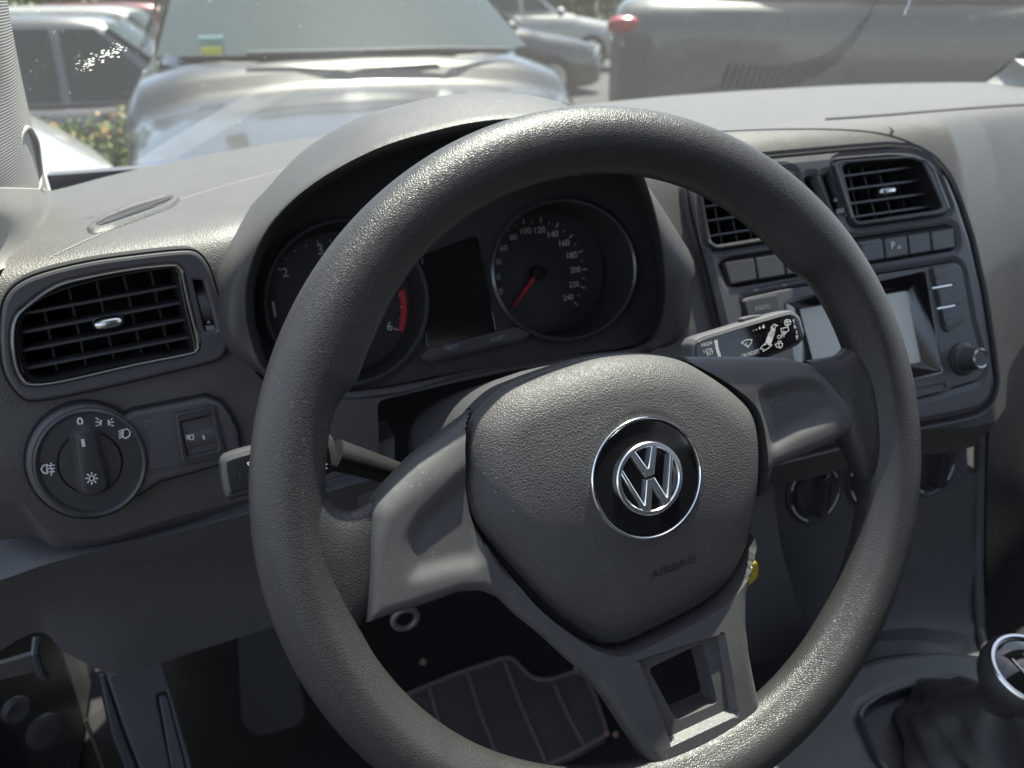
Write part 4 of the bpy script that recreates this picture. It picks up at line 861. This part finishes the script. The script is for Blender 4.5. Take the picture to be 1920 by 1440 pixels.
# floor mat: one sheet with sewn dividing lines
mp = Pl((.05, .35, ZF+.004), (0, 0, 1)); mp.u = A3(1, 0, 0); mp.v = A3(0, 1, 0); mp.n = A3(0, 0, 1.)
mat_px = rp([(700, 1318), (760, 1300), (850, 1262), (945, 1230), (965, 1232), (985, 1255), (1002, 1270), (1030, 1272), (1075, 1256), (1098, 1262), (1118, 1300), (1140, 1365), (1138, 1382), (1080, 1415), (1000, 1450), (860, 1520), (700, 1560)], 10, 4)
fm = thing('floor_mat', 'worn brownish floor mat with light seams, seen through the steering wheel', 'floor mat', mp.hit(950, 1350))
mb = MB(); plate(mb, mp, mat_px, .006, -.002, .003); obj('mat_sheet', mb, m_mat, fm)
mb = MB()
for a, b in (((805, 1288), (852, 1432)), ((875, 1258), (938, 1430)), ((943, 1234), (1025, 1432)), ((1040, 1285), (1098, 1402))): mb.tube([mp.hit(*a, .0065), mp.hit((a[0]+b[0])/2-3, (a[1]+b[1])/2, .0065), mp.hit(*b, .0065)], .0028, 8)
Lq = ccw(mp.uvs(mat_px, .006)); Lq = inset(Lq, .003); mb.tube([mp.at(*p, .006) for p in list(Lq)+[Lq[0]]], .003, 8, False)
obj('seam', mb, m_rubber, fm)
for i, (p, s) in enumerate((((1080, 1254), .004), ((1137, 1376), .004), ((793, 1242), .005), ((1154, 1378), .004))):
    mb = MB(); c = mp.hit(*p, .008); mb.disc(c, A3(.1, -.2, 1), 1, [(s, 0), (s*.9, .003), (s*.3, .005), (.0001, .005)], 9)
    tag(obj('crumb', mb, mat('crumb', (.3, .17, .13), .8)), ['tiny crumb on the top corner seam of the floor mat', 'tiny crumb on the right corner of the floor mat', 'tiny pale crumb on the carpet above the left half of the mat', 'tiny crumb on the carpet just right of the floor mat'][i], 'crumb', 'crumbs on the footwell floor')

# ------------------------------------------------------------------ pillars, roof, doors of our own car
def ribbed(name, col, scale, ang=0.):
    m = bpy.data.materials.new(name); m.use_nodes = True; nt = m.node_tree; b = nt.nodes['Principled BSDF']; b.inputs['Roughness'].default_value = .8; b.inputs['Base Color'].default_value = (*col, 1)
    tc = nt.nodes.new('ShaderNodeTexCoord'); mp_ = nt.nodes.new('ShaderNodeMapping'); mp_.inputs['Rotation'].default_value = (0, ang, 0); w = nt.nodes.new('ShaderNodeTexWave'); w.bands_direction = 'Z'; w.inputs['Scale'].default_value = scale; w.inputs['Distortion'].default_value = .6; w.inputs['Detail'].default_value = 1
    nt.links.new(tc.outputs['Object'], mp_.inputs['Vector']); nt.links.new(mp_.outputs[0], w.inputs['Vector']); bu = nt.nodes.new('ShaderNodeBump'); bu.inputs['Strength'].default_value = .6; bu.inputs['Distance'].default_value = .0004
    nt.links.new(w.outputs['Fac'], bu.inputs['Height']); nt.links.new(bu.outputs[0], b.inputs['Normal']); return m
m_pfab = ribbed('pillar_fabric', (.30, .29, .275), 190)
m_pill = mat('pillar_plastic', (.30, .29, .275), .6)
ap = thing('windscreen_pillar', 'pale grey ribbed windscreen pillar with an oval speaker grille, left edge', 'windscreen pillar', onY(40, 300, .3))
sheet([[(-160, -40, .12), (-80, -40, .20), (-15, -40, .27), (8, -40, .33)], [(-160, 60, .12), (-75, 60, .20), (0, 60, .27), (24, 60, .34)], [(-160, 180, .11), (-60, 180, .20), (22, 180, .28), (48, 180, .36)], [(-160, 300, .11), (-50, 300, .19), (48, 300, .29), (76, 300, .38)],
       [(-160, 360, .11), (-45, 360, .19), (58, 362, .29), (93, 362, .40)]], 'ribbed_cover', m_pfab, ap, thick=(-.004, .008, 0))
sheet([[(-160, 352, .108), (-45, 352, .187), (58, 354, .286), (93, 356, .395)], [(-160, 400, .11), (-45, 400, .18), (62, 400, .27), (107, 398, .40)], [(-160, 450, .11), (-50, 450, .18), (48, 450, .24), (109, 430, .33)], [(-160, 540, .12), (-60, 520, .17), (-5, 508, .19), (96, 462, .25)]], 'pillar_foot', m_pill, ap, thick=(-.004, .008, 0))
_a, _b, _c = onY(-50, 300, .19), onY(76, 300, .38), onY(24, 60, .34); _n = np.cross(_b-_a, _c-_a); _n = _n if _n@(O-_a) > 0 else -_n; PG = Pl(_b, _n)
mb = MB(); ov = rp([(58, 236), (74, 262), (82, 330), (80, 352), (66, 364), (52, 350), (40, 290), (44, 250)], 14, 4); plate(mb, PG, sh2(ov, 1.06), .006, -.008, .0012, holes=[sh2(ov, .93)]); obj('speaker_frame', mb, m_pill, ap)
mb = MB(); plate(mb, PG, sh2(ov, .95), .0035, -.006, .0008); sg = obj('speaker_grille', mb, ribbed('speaker_mesh', (.17, .165, .16), 120, .5), ap)
rpil = thing('windscreen_pillar', 'dark edged foot of the far windscreen pillar at the upper right edge', 'windscreen pillar', onY(1920, 150, .62))
sheet([[(1868, 156, .70), (1900, 168, .62), (1960, 180, .52)], [(1895, 138, .66), (1925, 150, .60), (1970, 165, .5)], [(1925, 112, .60), (1950, 128, .55), (2000, 140, .46)]], 'pillar_foot', m_pill, rpil)
mb = MB(); mb.tube([onY(1862, 158, .705), onY(1895, 136, .665), onY(1930, 108, .60), onY(1990, 60, .52)], .004, 8); obj('glass_seal', mb, m_black, rpil)
mb = MB(); mb.box((.37, -.95, .62), (.62, 0, 0), (0, .80, 0), (0, 0, .02)); obj('roof', mb, m_pill, cb)
mb = MB(); mb.box((.82, .205, .475), (.47, 0, 0), (0, .14, .012), (0, -.001, .009)); obj('sun_blocker', mb, m_pill, cb)  # added panel out of view, keeps the sun off console and centre stack
for x in (-.47, 1.21):
    if x > 0: mb = MB(); mb.box((x, -.7, -.30), (.03, 0, 0), (0, 1.1, 0), (0, 0, .36)); obj('door', mb, m_trimd, cb)
    mb = MB(); mb.box((x, -.75, .33), (.03, 0, 0), (0, .09, 0), (0, 0, .3)); obj('door_pillar', mb, m_pill, cb)
mb = MB(); mb.box((.37, -1.75, .0), (.82, 0, 0), (0, .05, 0), (0, 0, .62)); obj('rear_bulkhead', mb, m_trim, cb)
for x in (-.0, .74):
    mb = MB(); mb.box((x, -.85, -.15), (.24, 0, 0), (0, .08, .02), (0, -.1, .36)); obj('seat_backrest', mb, m_carpet, cb)

# windscreen glass: slightly dusty
def glass_mat():
    m = bpy.data.materials.new('windscreen_glass'); m.use_nodes = True; nt = m.node_tree; nt.nodes.clear(); N = nt.nodes.new
    out = N('ShaderNodeOutputMaterial'); tr = N('ShaderNodeBsdfTransparent'); tr.inputs['Color'].default_value = (.73, .78, .76, 1)
    gl_ = N('ShaderNodeBsdfGlossy'); gl_.inputs['Roughness'].default_value = .045; fr = N('ShaderNodeFresnel'); fr.inputs['IOR'].default_value = 1.5
    mul = N('ShaderNodeMath'); mul.operation = 'MULTIPLY'; mul.inputs[1].default_value = 1.3; nt.links.new(fr.outputs[0], mul.inputs[0])
    m1 = N('ShaderNodeMixShader'); nt.links.new(mul.outputs[0], m1.inputs[0]); nt.links.new(tr.outputs[0], m1.inputs[1]); nt.links.new(gl_.outputs[0], m1.inputs[2])
    df = N('ShaderNodeBsdfDiffuse'); df.inputs['Color'].default_value = (.6, .6, .58, 1); tl = N('ShaderNodeBsdfTranslucent'); tl.inputs['Color'].default_value = (.6, .6, .58, 1); ad = N('ShaderNodeMixShader'); nt.links.new(df.outputs[0], ad.inputs[1]); nt.links.new(tl.outputs[0], ad.inputs[2]); ad.inputs[0].default_value = .6
    tc = N('ShaderNodeTexCoord'); n1 = N('ShaderNodeTexNoise'); n1.inputs['Scale'].default_value = 300; n1.inputs['Detail'].default_value = 3; nt.links.new(tc.outputs['Object'], n1.inputs['Vector'])
    r1 = N('ShaderNodeMapRange'); r1.inputs['From Min'].default_value = .70; r1.inputs['From Max'].default_value = .76; r1.inputs['To Min'].default_value = .028; r1.inputs['To Max'].default_value = .5; nt.links.new(n1.outputs['Fac'], r1.inputs['Value'])
    m2 = N('ShaderNodeMixShader'); nt.links.new(r1.outputs[0], m2.inputs[0]); nt.links.new(m1.outputs[0], m2.inputs[1]); nt.links.new(ad.outputs[0], m2.inputs[2]); nt.links.new(m2.outputs[0], out.inputs[0]); return m
m_glass = glass_mat()
_k = (farP[:, 0] > 90) & (farP[:, 0] < 1900); _p = np.polyfit(E0[_k, 0], E0[_k, 1], 2); _xs = np.linspace(-.62, 1.38, 60)
base = np.array([(x, np.polyval(_p, x)+.235, float(ztop(.3, np.polyval(_p, x)))-.062) for x in _xs]); rowsg = []; BC = np.array((-.2, np.polyval(_p, -.2)+.235, .0)); BC[2] = float(ztop(.3, BC[1]-.235))-.062
def glass_pt(b, t):   # curve up and back towards the driver
    d = t*1.0; cx = .37; return A3(b[0]+(cx-b[0])*.03*t, b[1]-d*.86+.05*math.sin(t*math.pi), b[2]+d*.52+.03*math.sin(t*math.pi))
for t in np.linspace(0, 1, 14): rowsg.append([glass_pt(b, t) for b in base])
mb = MB(); mb.loft(rowsg, False); wsn = obj('windscreen', mb, m_glass); tag(wsn, 'slightly dusty tinted windscreen above the dashboard', 'windscreen')
# dark ceramic band along its foot
mb = MB(); mb.loft([[p+A3(0, .004, .002) for p in r] for r in rowsg[:2]], False)

# bird-lime smear on the glass, upper left
mb = MB()
GP = Pl(glass_pt(BC, .45), A3(-.2, -.55, .85))
for k in range(90):
    t = rng.random(); x = 150+t*85+rng.normal(0, 7); y = 125-t*38+rng.normal(0, 6); r = .0002+.0006*rng.random()**2
    c = GP.hit(x, y, .0); a = rng.random()*6; mb.add([c+GP.u*r*(1+1.8*rng.random())*math.cos(q+a)+GP.v*r*math.sin(q+a) for q in np.linspace(0, 6.28, 7)[:-1]], [tuple(range(6))])
tag(obj('dried_splash', mb, mat('lime', (.75, .75, .7), .8, var=0), smooth=False), 'dried white splash of specks on the windscreen, upper left', 'stain')
mb = MB(); mb.tube([onY(1708, -30, .30), onY(1706, 5, .30), onY(1697, 28, .30)], .0013, 8); tag(obj('cable_end', mb, m_white), 'short pale cable end hanging at the top edge of the picture', 'cable')

# left demister vent on the dash top
def topat(px, py, h): return skin([(px, py)])[0]+A3(0, -.1*h, h)
ring_px = rp([(160, 432), (175, 415), (235, 388), (300, 368), (330, 366), (340, 374), (325, 388), (262, 412), (205, 432), (172, 440)], 10, 4)
inn_px = rp([(176, 425), (200, 410), (255, 388), (315, 371), (328, 374), (300, 389), (245, 410), (195, 426)], 8, 4)
nr = min(len(ring_px), len(inn_px)); ra = resamp(ring_px, 6); 
def ringpts(P, n=60):
    P = np.vstack([P, P[:1]]); L = np.concatenate([[0], np.cumsum(np.linalg.norm(np.diff(P, axis=0), axis=1))]); t = np.linspace(0, L[-1], n, endpoint=False); return np.stack([np.interp(t, L, P[:, 0]), np.interp(t, L, P[:, 1])], 1)
ra, rb_ = ringpts(ring_px), ringpts(inn_px); k0 = np.argmin(np.linalg.norm(rb_-ra[0], axis=1)); rb_ = np.roll(rb_, -k0, 0)
A_, B_ = skin(ra), skin(rb_); up = A3(0, -.0005, .0022)
mb = MB(); mb.loft([list(A_+up*.1), list(A_+(B_-A_)*.2+up*.9), list(A_+(B_-A_)*.7+up*1.1), list(B_+up*.55)], True); dv = obj('demister_vent', mb, m_cowl, dash, label='slim vent on the left end of the dash top')
mb = MB(); mb.add(list(B_+up*.62), [tuple(range(len(B_)))]); obj('vent_gap', mb, m_black, dv, smooth=False)
for a, b in (((196, 421), (318, 377)), ((186, 427), (290, 391))):
    mb = MB(); A = skin([a])[0]+up*1.0; B = skin([b])[0]+up*1.0; bar(mb, A, B, A3(0, -.4, .9), .0010, .0006); obj('slat', mb, m_trimd, dv, smooth=False)

# ------------------------------------------------------------------ outside
GZ = -1.0
def gz(x, y): return GZ-.62*sstep(3.0, 7.6, np.asarray(y, float))*(1-sstep(0, 4., np.asarray(x, float)))
def asphalt():
    m = mat('asphalt', (.035, .035, .035), .85, grain=60, gstr=.4, gdist=.004, vscale=3, var=.3); return m
mb = MB(); xs = np.concatenate([np.linspace(-150, -8, 12), np.linspace(-7, 14, 12), np.linspace(20, 150, 12)]); ys = np.concatenate([[-60, -10, 0, 2, 3, 3.8, 4.6, 5.4, 6.2, 7, 7.8, 9, 13, 18, 26, 36, 50, 80, 130, 200]])
rows = [[(x, y, float(gz(x, y))) for x in xs] for y in ys]; mb.loft(rows, False); obj('ground', mb, asphalt(), kind='structure')
# our own bonnet
mb = MB(); rows = []
for t in np.linspace(0, 1, 10):
    rows.append([(.37+u*(.70-.06*t*t), .90+t*.80, .0-.10*t-.14*t**4-.05*abs(u)**3) for u in np.linspace(-1, 1, 15)])
mb.loft(rows, False); m_own = mat('own_paint', (.05, .055, .06), .3, coat=.8, var=0); obj('bonnet', mb, m_own, cb)

m_cg = mat('car_glass', (.03, .042, .04), .08, var=0, spec=.35)
m_tyre = mat('tyre', (.015, .015, .015), .8, var=0)
m_lamp = mat('lamp_glass', (.55, .56, .55), .1, .3, var=0, coat=.6)
m_tail = mat('tail_lamp', (.32, .02, .03), .2, var=0, coat=.6)
def car(label, cx, cy, z0, head, paint, L=4.2, W=1.76, H=1.46, belt=.93, grille=m_trimd, group=None, nm='parked_car', mirrors=True, tz=.80, tk=1.):
    """car built nose along local +y, turned by head; parts are real solids"""
    root = thing(nm, label, 'car', (cx, cy, z0), group)
    c, s = math.cos(head), math.sin(head)
    def Wd(p): p = np.asarray(p, float); return np.stack([cx+p[..., 0]*c-p[..., 1]*s, cy+p[..., 0]*s+p[..., 1]*c, z0+p[..., 2]], -1)
    hw = W/2; hl = L/2; wb = .62*L/2
    st = [(hl, .55, .58, .32), (hl-.03, .74, .64, .24), (hl-.12, .88, .70, .20), (hl-.35, .96, .77, .19), (hl-.7, 1., .83, .19), (hl-1.0, 1., .88, .19), (hl-1.22, 1., belt, .19), (0, 1., belt+.02, .19), (-hl+.6, 1., belt+.04, .2), (-hl+.2, .96, belt+.03, .22), (-hl+.05, .88, belt-.02, .26), (-hl, .75, belt-.1, .34)]
    def sec(y, kw, zt, zb):
        w = hw*kw; half = [(0, zb), (w*.8, zb), (w*.96, zb+.06), (w, zb+.22), (w*.995, zt-.26), (w*.97, zt-.12), (w*.90, zt-.04), (w*.74, zt), (w*.66, zt+.012), (w*.3, zt+.035), (0, zt+.04)]
        pts = [(x, y, z) for x, z in half]+[(-x, y, z) for x, z in half[-2:0:-1]]; return np.array(pts)
    R = cr(np.array([sec(*q) for q in st]), 4, False); mb = MB(); mb.loft([list(Wd(r)) for r in R], True, True, True); body = obj('body', mb, paint, root, ang=50)
    # greenhouse
    yf, yr, tf, tr_ = hl-1.12, -hl+.25, hl-1.95, -hl+.75; bw, tw_ = hw*.90, hw*.68; zb, zt = belt, H
    def gsec(t):
        y0 = yf+(tf-yf)*t; y1 = yr+(tr_-yr)*t; w = bw+(tw_-bw)*t; z = zb+(zt-zb)*t; P = []
        for a in np.linspace(0, 2*np.pi, 48, endpoint=False):
            ca, sa = math.cos(a), math.sin(a); P.append((w*math.copysign(abs(ca)**.35, ca), (y0+y1)/2+(y0-y1)/2*math.copysign(abs(sa)**.45, sa)+0, z))
        return np.array(P)
    rg = [gsec(t) for t in (0, .25, .5, .75, .93)]; t1 = gsec(1.); ctr = t1.mean(0); rg += [ctr+(t1-ctr)*.94+[0, 0, .012], ctr+(t1-ctr)*.6+[0, 0, .035], ctr+(t1-ctr)*.02+[0, 0, .045]]
    mb = MB(); mb.loft([list(Wd(r)) for r in rg], True, False, True); obj('roof', mb, paint, root, ang=60)
    def pane(P, off, name='window'):
        P = np.array(P, float); nrm = np.cross(P[1]-P[0], P[2]-P[0]); nrm /= np.linalg.norm(nrm); ce = P.mean(0)
        if nrm@(ce-np.array([0, ce[1] if abs(nrm[0]) > .5 else 0, .8])) < 0: nrm = -nrm
        d = nrm*off; G = [[P[0]+(P[1]-P[0])*u+((P[3]-P[0])*(1-u)+(P[2]-P[1])*u)*v for u in np.linspace(0, 1, 9)] for v in np.linspace(0, 1, 7)]
        mb = MB(); up_ = [[q+d*(1+.0) for q in r] for r in G]; mb.loft([list(Wd(np.array(r))) for r in up_], False); return obj(name, mb, m_cg, root)
    e = .05
    def gq(t, fx): y0 = yf+(tf-yf)*t; w = bw+(tw_-bw)*t; return (fx*w, y0, zb+(zt-zb)*t)
    # windscreen of the car, bowed forward
    rows = []
    for t in np.linspace(.05, .93, 8):
        w = (bw+(tw_-bw)*t)*.93; y0 = yf+(tf-yf)*t; z = zb+(zt-zb)*t; rows.append([(w*u, y0+.035-.16*abs(u)**2.6, z+.012) for u in np.linspace(-1, 1, 17)])
    mb = MB(); mb.loft([list(Wd(np.array(r))) for r in rows], False); obj('windscreen', mb, m_cg, root)
    for sx in (-1, 1):
        for (ya, yb, yc, yd) in ((yf-.42, .05, .05, tf-.12), (-.03, yr+.35, tr_+.12, -.03)):
            P = [(sx*(bw+.012), ya, zb+.04), (sx*(bw+.012), yb, zb+.04), (sx*(tw_+.045), yc, zt-.07), (sx*(tw_+.045), yd, zt-.07)]
            G = [[np.array(P[0])*(1-u)*(1-v)+np.array(P[1])*u*(1-v)+np.array(P[2])*u*v+np.array(P[3])*(1-u)*v for u in np.linspace(0, 1, 7)] for v in np.linspace(0, 1, 6)]
            mb = MB(); mb.loft([list(Wd(np.array(r))) for r in G], False); obj('window', mb, m_cg, root)
        if mirrors:
            mb = MB(); q = Wd(np.array([sx*(hw+.08), yf-.35, belt+.03])); ex, ey = A3(c, s, 0), A3(-s, c, 0)
            rings = []
            for t in np.linspace(-1, 1, 9):
                k = max(.05, math.sqrt(1-t*t*.96)); rings.append([q+ex*(.11*t)+ey*(.07*k*math.cos(a))+A3(0, 0, .075*k*math.sin(a)) for a in np.linspace(0, 2*np.pi, 16, endpoint=False)])
            mb.loft(rings, True, True, True); obj('wing_mirror', mb, m_trimd if mirrors == 'dark' else paint, root)
        for fy in (hl-.85, -hl+.8):
            q = Wd(np.array([sx*(hw-.09), fy, .31])); axx = A3(c, s, 0)*sx; mb = MB(); mb.disc(q-axx*.10, axx, 1, [(.31, 0), (.315, .03), (.315, .17), (.29, .2), (.21, .2), (.20, .18)], 32); wh = obj('wheel', mb, m_tyre, root)
            mb = MB(); mb.disc(q-axx*.10, axx, 1, [(.20, .165), (.19, .195), (.06, .205), (.0001, .2)], 24); obj('wheel_rim', mb, m_satin, wh)
        # lamps
        mb = MB(); q = Wd(np.array([[sx*hw*x, hl+y, z] for x, y, z in ((.50, -.035, .66), (.80, -.11, .70), (.90, -.25, .70), (.90, -.22, .56), (.78, -.05, .54), (.50, .01, .55))])); fw = np.array([-s, c, 0])*.02+A3(0, 0, .012)
        mb.add(list(q-fw*3)+list(q+fw*1.4), [(6, 7, 8, 9, 10, 11), (0, 5, 4, 3, 2, 1)]+[(i, (i+1) % 6, 6+(i+1) % 6, 6+i) for i in range(6)]); obj('headlight', mb, m_lamp, root, smooth=False)
        mb = MB(); ctr_ = Wd(np.array([sx*hw*.86, -hl+.10, tz])); rings = []
        for t in np.linspace(-1, 1, 9):
            k = max(.25, (1-abs(t)**3)**.5); rings.append([ctr_+A3(0, 0, .15*t*tk)+A3(c, s, 0)*(.095*k*math.copysign(abs(math.cos(a))**.6, math.cos(a))+sx*.02*t)+A3(-s, c, 0)*.13*k*math.copysign(abs(math.sin(a))**.6, math.sin(a)) for a in np.linspace(0, 2*np.pi, 20, endpoint=False)])
        mb.loft(rings, True, True, True); obj('tail_light', mb, m_tail, root)
    mb = MB(); n_ = 9
    mb.box(Wd(np.array([0, hl+.0, .56])), A3(c, s, 0)*hw*.46, A3(-s, c, 0)*.015, A3(0, 0, .065)); g1 = obj('grille', mb, grille, root, smooth=False)
    mb = MB()
    for i in range(14): mb.box(Wd(np.array([hw*.44*(i/6.5-1), hl+.02, .56])), A3(c, s, 0)*.006, A3(-s, c, 0)*.012, A3(0, 0, .06))
    obj('grille_bar', mb, m_gloss, g1, smooth=False)
    mb = MB(); mb.box(Wd(np.array([0, hl-.02, .36])), A3(c, s, 0)*hw*.6, A3(-s, c, 0)*.02, A3(0, 0, .07)); obj('lower_intake', mb, m_black, root, smooth=False)
    mb = MB(); mb.box(Wd(np.array([0, hl+.012, .44])), A3(c, s, 0)*.26, A3(-s, c, 0)*.008, A3(0, 0, .055)); obj('number_plate', mb, m_white, root, smooth=False)
    return root
def paint(nm, col, metal=.5, rough=.32): return mat(nm, col, rough, metal, var=.04, vscale=3, coat=.9)
p_silver = paint('silver_paint', (.05, .05, .046), .6, .34); p_white = paint('white_paint', (.24, .24, .225), 0, .35); p_grey = paint('grey_paint', (.11, .11, .115), .4, .3)
p_maroon = paint('maroon_paint', (.11, .015, .022), .3, .3); p_dark = paint('dark_paint', (.03, .036, .034), .2, .5)
PI = math.pi
# the silver saloon facing us
fx = (onY(350, 120, 2.95)[0]+onY(975, 95, 2.95)[0])/2
fc = car('silver saloon parked nose to nose in front of our windscreen', fx, 1.83+2.2, GZ, PI+R_(-1), p_silver, L=4.5, W=1.78, H=1.45, belt=.99, mirrors=None)
mb = MB(); q = onY(398, 85, 2.78); mb.box(q, (.040, 0, 0), (0, .002, .004), (0, -.02, .028)); obj('parking_disc', mb, mat('sticker_blue', (.20, .32, .34), .5), fc, smooth=False)
mb = MB(); q = onY(397, 95, 2.76); mb.box(q, (.034, 0, 0), (0, .002, .004), (0, -.006, .010)); obj('sticker', mb, mat('sticker_yellow', (.45, .45, .08), .5), fc, smooth=False)
for sx in (-1, 1):
    mb = MB(); mb.tube([(fx+sx*.02+.30, 2.86, GZ+1.02), (fx+sx*.02-.05, 2.85, GZ+1.035), (fx+sx*.02-.42, 2.90, GZ+1.035)] if sx < 0 else [(fx+.62, 2.92, GZ+1.02), (fx+.30, 2.84, GZ+1.035), (fx-.02, 2.85, GZ+1.035)], .009, 8); obj('wiper_arm', mb, m_trimd, fc)
car('white car with black ribbed grille, nose just left of the silver saloon', -2.16, 3.88, GZ-.01, PI+R_(33), p_white, L=4.2, W=1.8, H=1.5, belt=.93, grille=m_gloss, mirrors=None)
car('silver grey estate car with dark side windows and black mirror, sideways behind the low hedge', -1.25, 8.35, -1.66, R_(-94), p_grey, L=4.8, W=1.85, H=1.72, belt=1.06, mirrors='dark', group='cars parked side on at the upper left')
car('pale silver car, second in the side-on row at upper left', -1.15, 11.6, -1.56, R_(-96), p_white, L=4.6, H=1.66, belt=.98, mirrors='dark', group='cars parked side on at the upper left')
car('maroon car at the very top left, farthest of the side-on row', -.9, 14.8, -1.34, R_(-95), p_maroon, L=4.6, group='cars parked side on at the upper left')
car('silver car side on, its front showing just right of the silver saloon', 2.9, 10.6, GZ-.1, R_(-90), p_silver, H=1.5, mirrors='dark')
car('white car side on behind the silver and dark grey cars', 4.9, 13.6, GZ, R_(-90), p_white, H=1.5)
car('big dark grey green van side on at upper right, red tail lamp leftmost', 5.36, 4.92, GZ, R_(-120), p_dark, L=5.0, W=1.9, H=1.85, belt=1.16, mirrors='dark', tz=1.01, tk=.45)
car('red car just entering the picture at the far right edge', 11.6, 6.9, GZ+.05, R_(-90), paint('red_paint', (.45, .02, .03), .2, .3), L=4.0)
# hedge
def hedge():
    mb = MB(); 
    for k in range(9000):
        t = rng.random(); x = -3.9+t*3.6+rng.normal(0, .1); y = 5.9+rng.normal(0, .25)+t*.2; z0 = float(gz(x, y)); z = z0+.03+1.0*rng.random()**.7+.04*math.sin(x*7)-.10*t; r = .012+.02*rng.random(); a = rng.normal(0, 1, 3); a /= np.linalg.norm(a); b = np.cross(a, rng.normal(0, 1, 3)); b /= np.linalg.norm(b)
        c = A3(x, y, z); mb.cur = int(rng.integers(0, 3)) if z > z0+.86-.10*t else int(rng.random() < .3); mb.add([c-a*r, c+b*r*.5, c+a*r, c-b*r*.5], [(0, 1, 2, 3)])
    return mb
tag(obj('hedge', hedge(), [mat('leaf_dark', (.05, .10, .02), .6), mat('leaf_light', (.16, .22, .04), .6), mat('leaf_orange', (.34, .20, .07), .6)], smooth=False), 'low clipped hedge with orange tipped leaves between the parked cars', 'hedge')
def foliage(n, cx, cy, rx, ry, z0, z1, r0):
    mb = MB()
    for k in range(n):
        t = rng.random(); x = cx+rx*(2*rng.random()-1); y, z = cy+rng.normal(0, ry), z0+(z1-z0)*t*(1+.12*math.sin(cx+x*1.7)+.06*math.sin(x*5.1)); r = r0*(.5+rng.random())
        a = rng.normal(0, 1, 3); a /= np.linalg.norm(a); b = np.cross(a, rng.normal(0, 1, 3)); b /= np.linalg.norm(b); c = A3(x, y, z); mb.cur = int(rng.random() < .4); mb.add([c-a*r, c+b*r*.5, c+a*r, c-b*r*.5], [(0, 1, 2, 3)])
    return mb
m_l1, m_l2 = mat('leaf_mid', (.07, .11, .03), .6), mat('leaf_pale', (.14, .18, .05), .6)
tag(obj('shrub', foliage(900, -.15, 9.9, .35, .12, -1.6, -.1, .04), [m_l1, m_l2], smooth=False), 'thin green shrub between the side-on cars, left of the saloon roof', 'shrub')
for i, (x0, x1, y) in enumerate(((-26, -2, 19), (-3, 17, 21), (16, 44, 22))):
    tag(obj('hedge', foliage(9000, (x0+x1)/2, y, (x1-x0)/2, .5, -1.7 if i == 0 else -1.2, 3.2, .22), [m_l1, m_l2], smooth=False), ['tall leafy hedge closing the car park behind the side-on cars', 'tall leafy hedge far behind the two saloons', 'tall leafy hedge at the far right end of the car park'][i], 'hedge')

# ------------------------------------------------------------------ light
SUN_EL, SUN_AZ = R_(70.5), R_(34)                 # azimuth to the right of straight ahead
sd_ = A3(math.sin(SUN_AZ)*math.cos(SUN_EL), math.cos(SUN_AZ)*math.cos(SUN_EL), math.sin(SUN_EL))
sl = bpy.data.lights.new('sun', 'SUN'); sl.energy = 5.0; sl.angle = R_(.53); sl.color = (1, .93, .81); so = bpy.data.objects.new('sun', sl); link(so)
so.rotation_euler = Vector(sd_).to_track_quat('Z', 'Y').to_euler(); so.location = (0, 2, 4)
w = bpy.data.worlds.new('World'); scene.world = w; w.use_nodes = True; nt = w.node_tree; bg = nt.nodes['Background']; sky = nt.nodes.new('ShaderNodeTexSky'); sky.sky_type = 'NISHITA'; sky.sun_disc = False
sky.sun_elevation = SUN_EL; sky.sun_rotation = SUN_AZ; hs_ = nt.nodes.new('ShaderNodeHueSaturation'); hs_.inputs['Saturation'].default_value = .7; nt.links.new(sky.outputs[0], hs_.inputs['Color']); nt.links.new(hs_.outputs[0], bg.inputs[0]); bg.inputs[1].default_value = .10
scene.view_settings.view_transform = 'Standard'; scene.view_settings.look = 'None'; scene.view_settings.exposure = 1.95; scene.view_settings.gamma = 1
scene.cycles.use_denoising = True; scene.cycles.max_bounces = 8; scene.cycles.transparent_max_bounces = 12; scene.cycles.sample_clamp_indirect = 6; scene.cycles.blur_glossy = .5
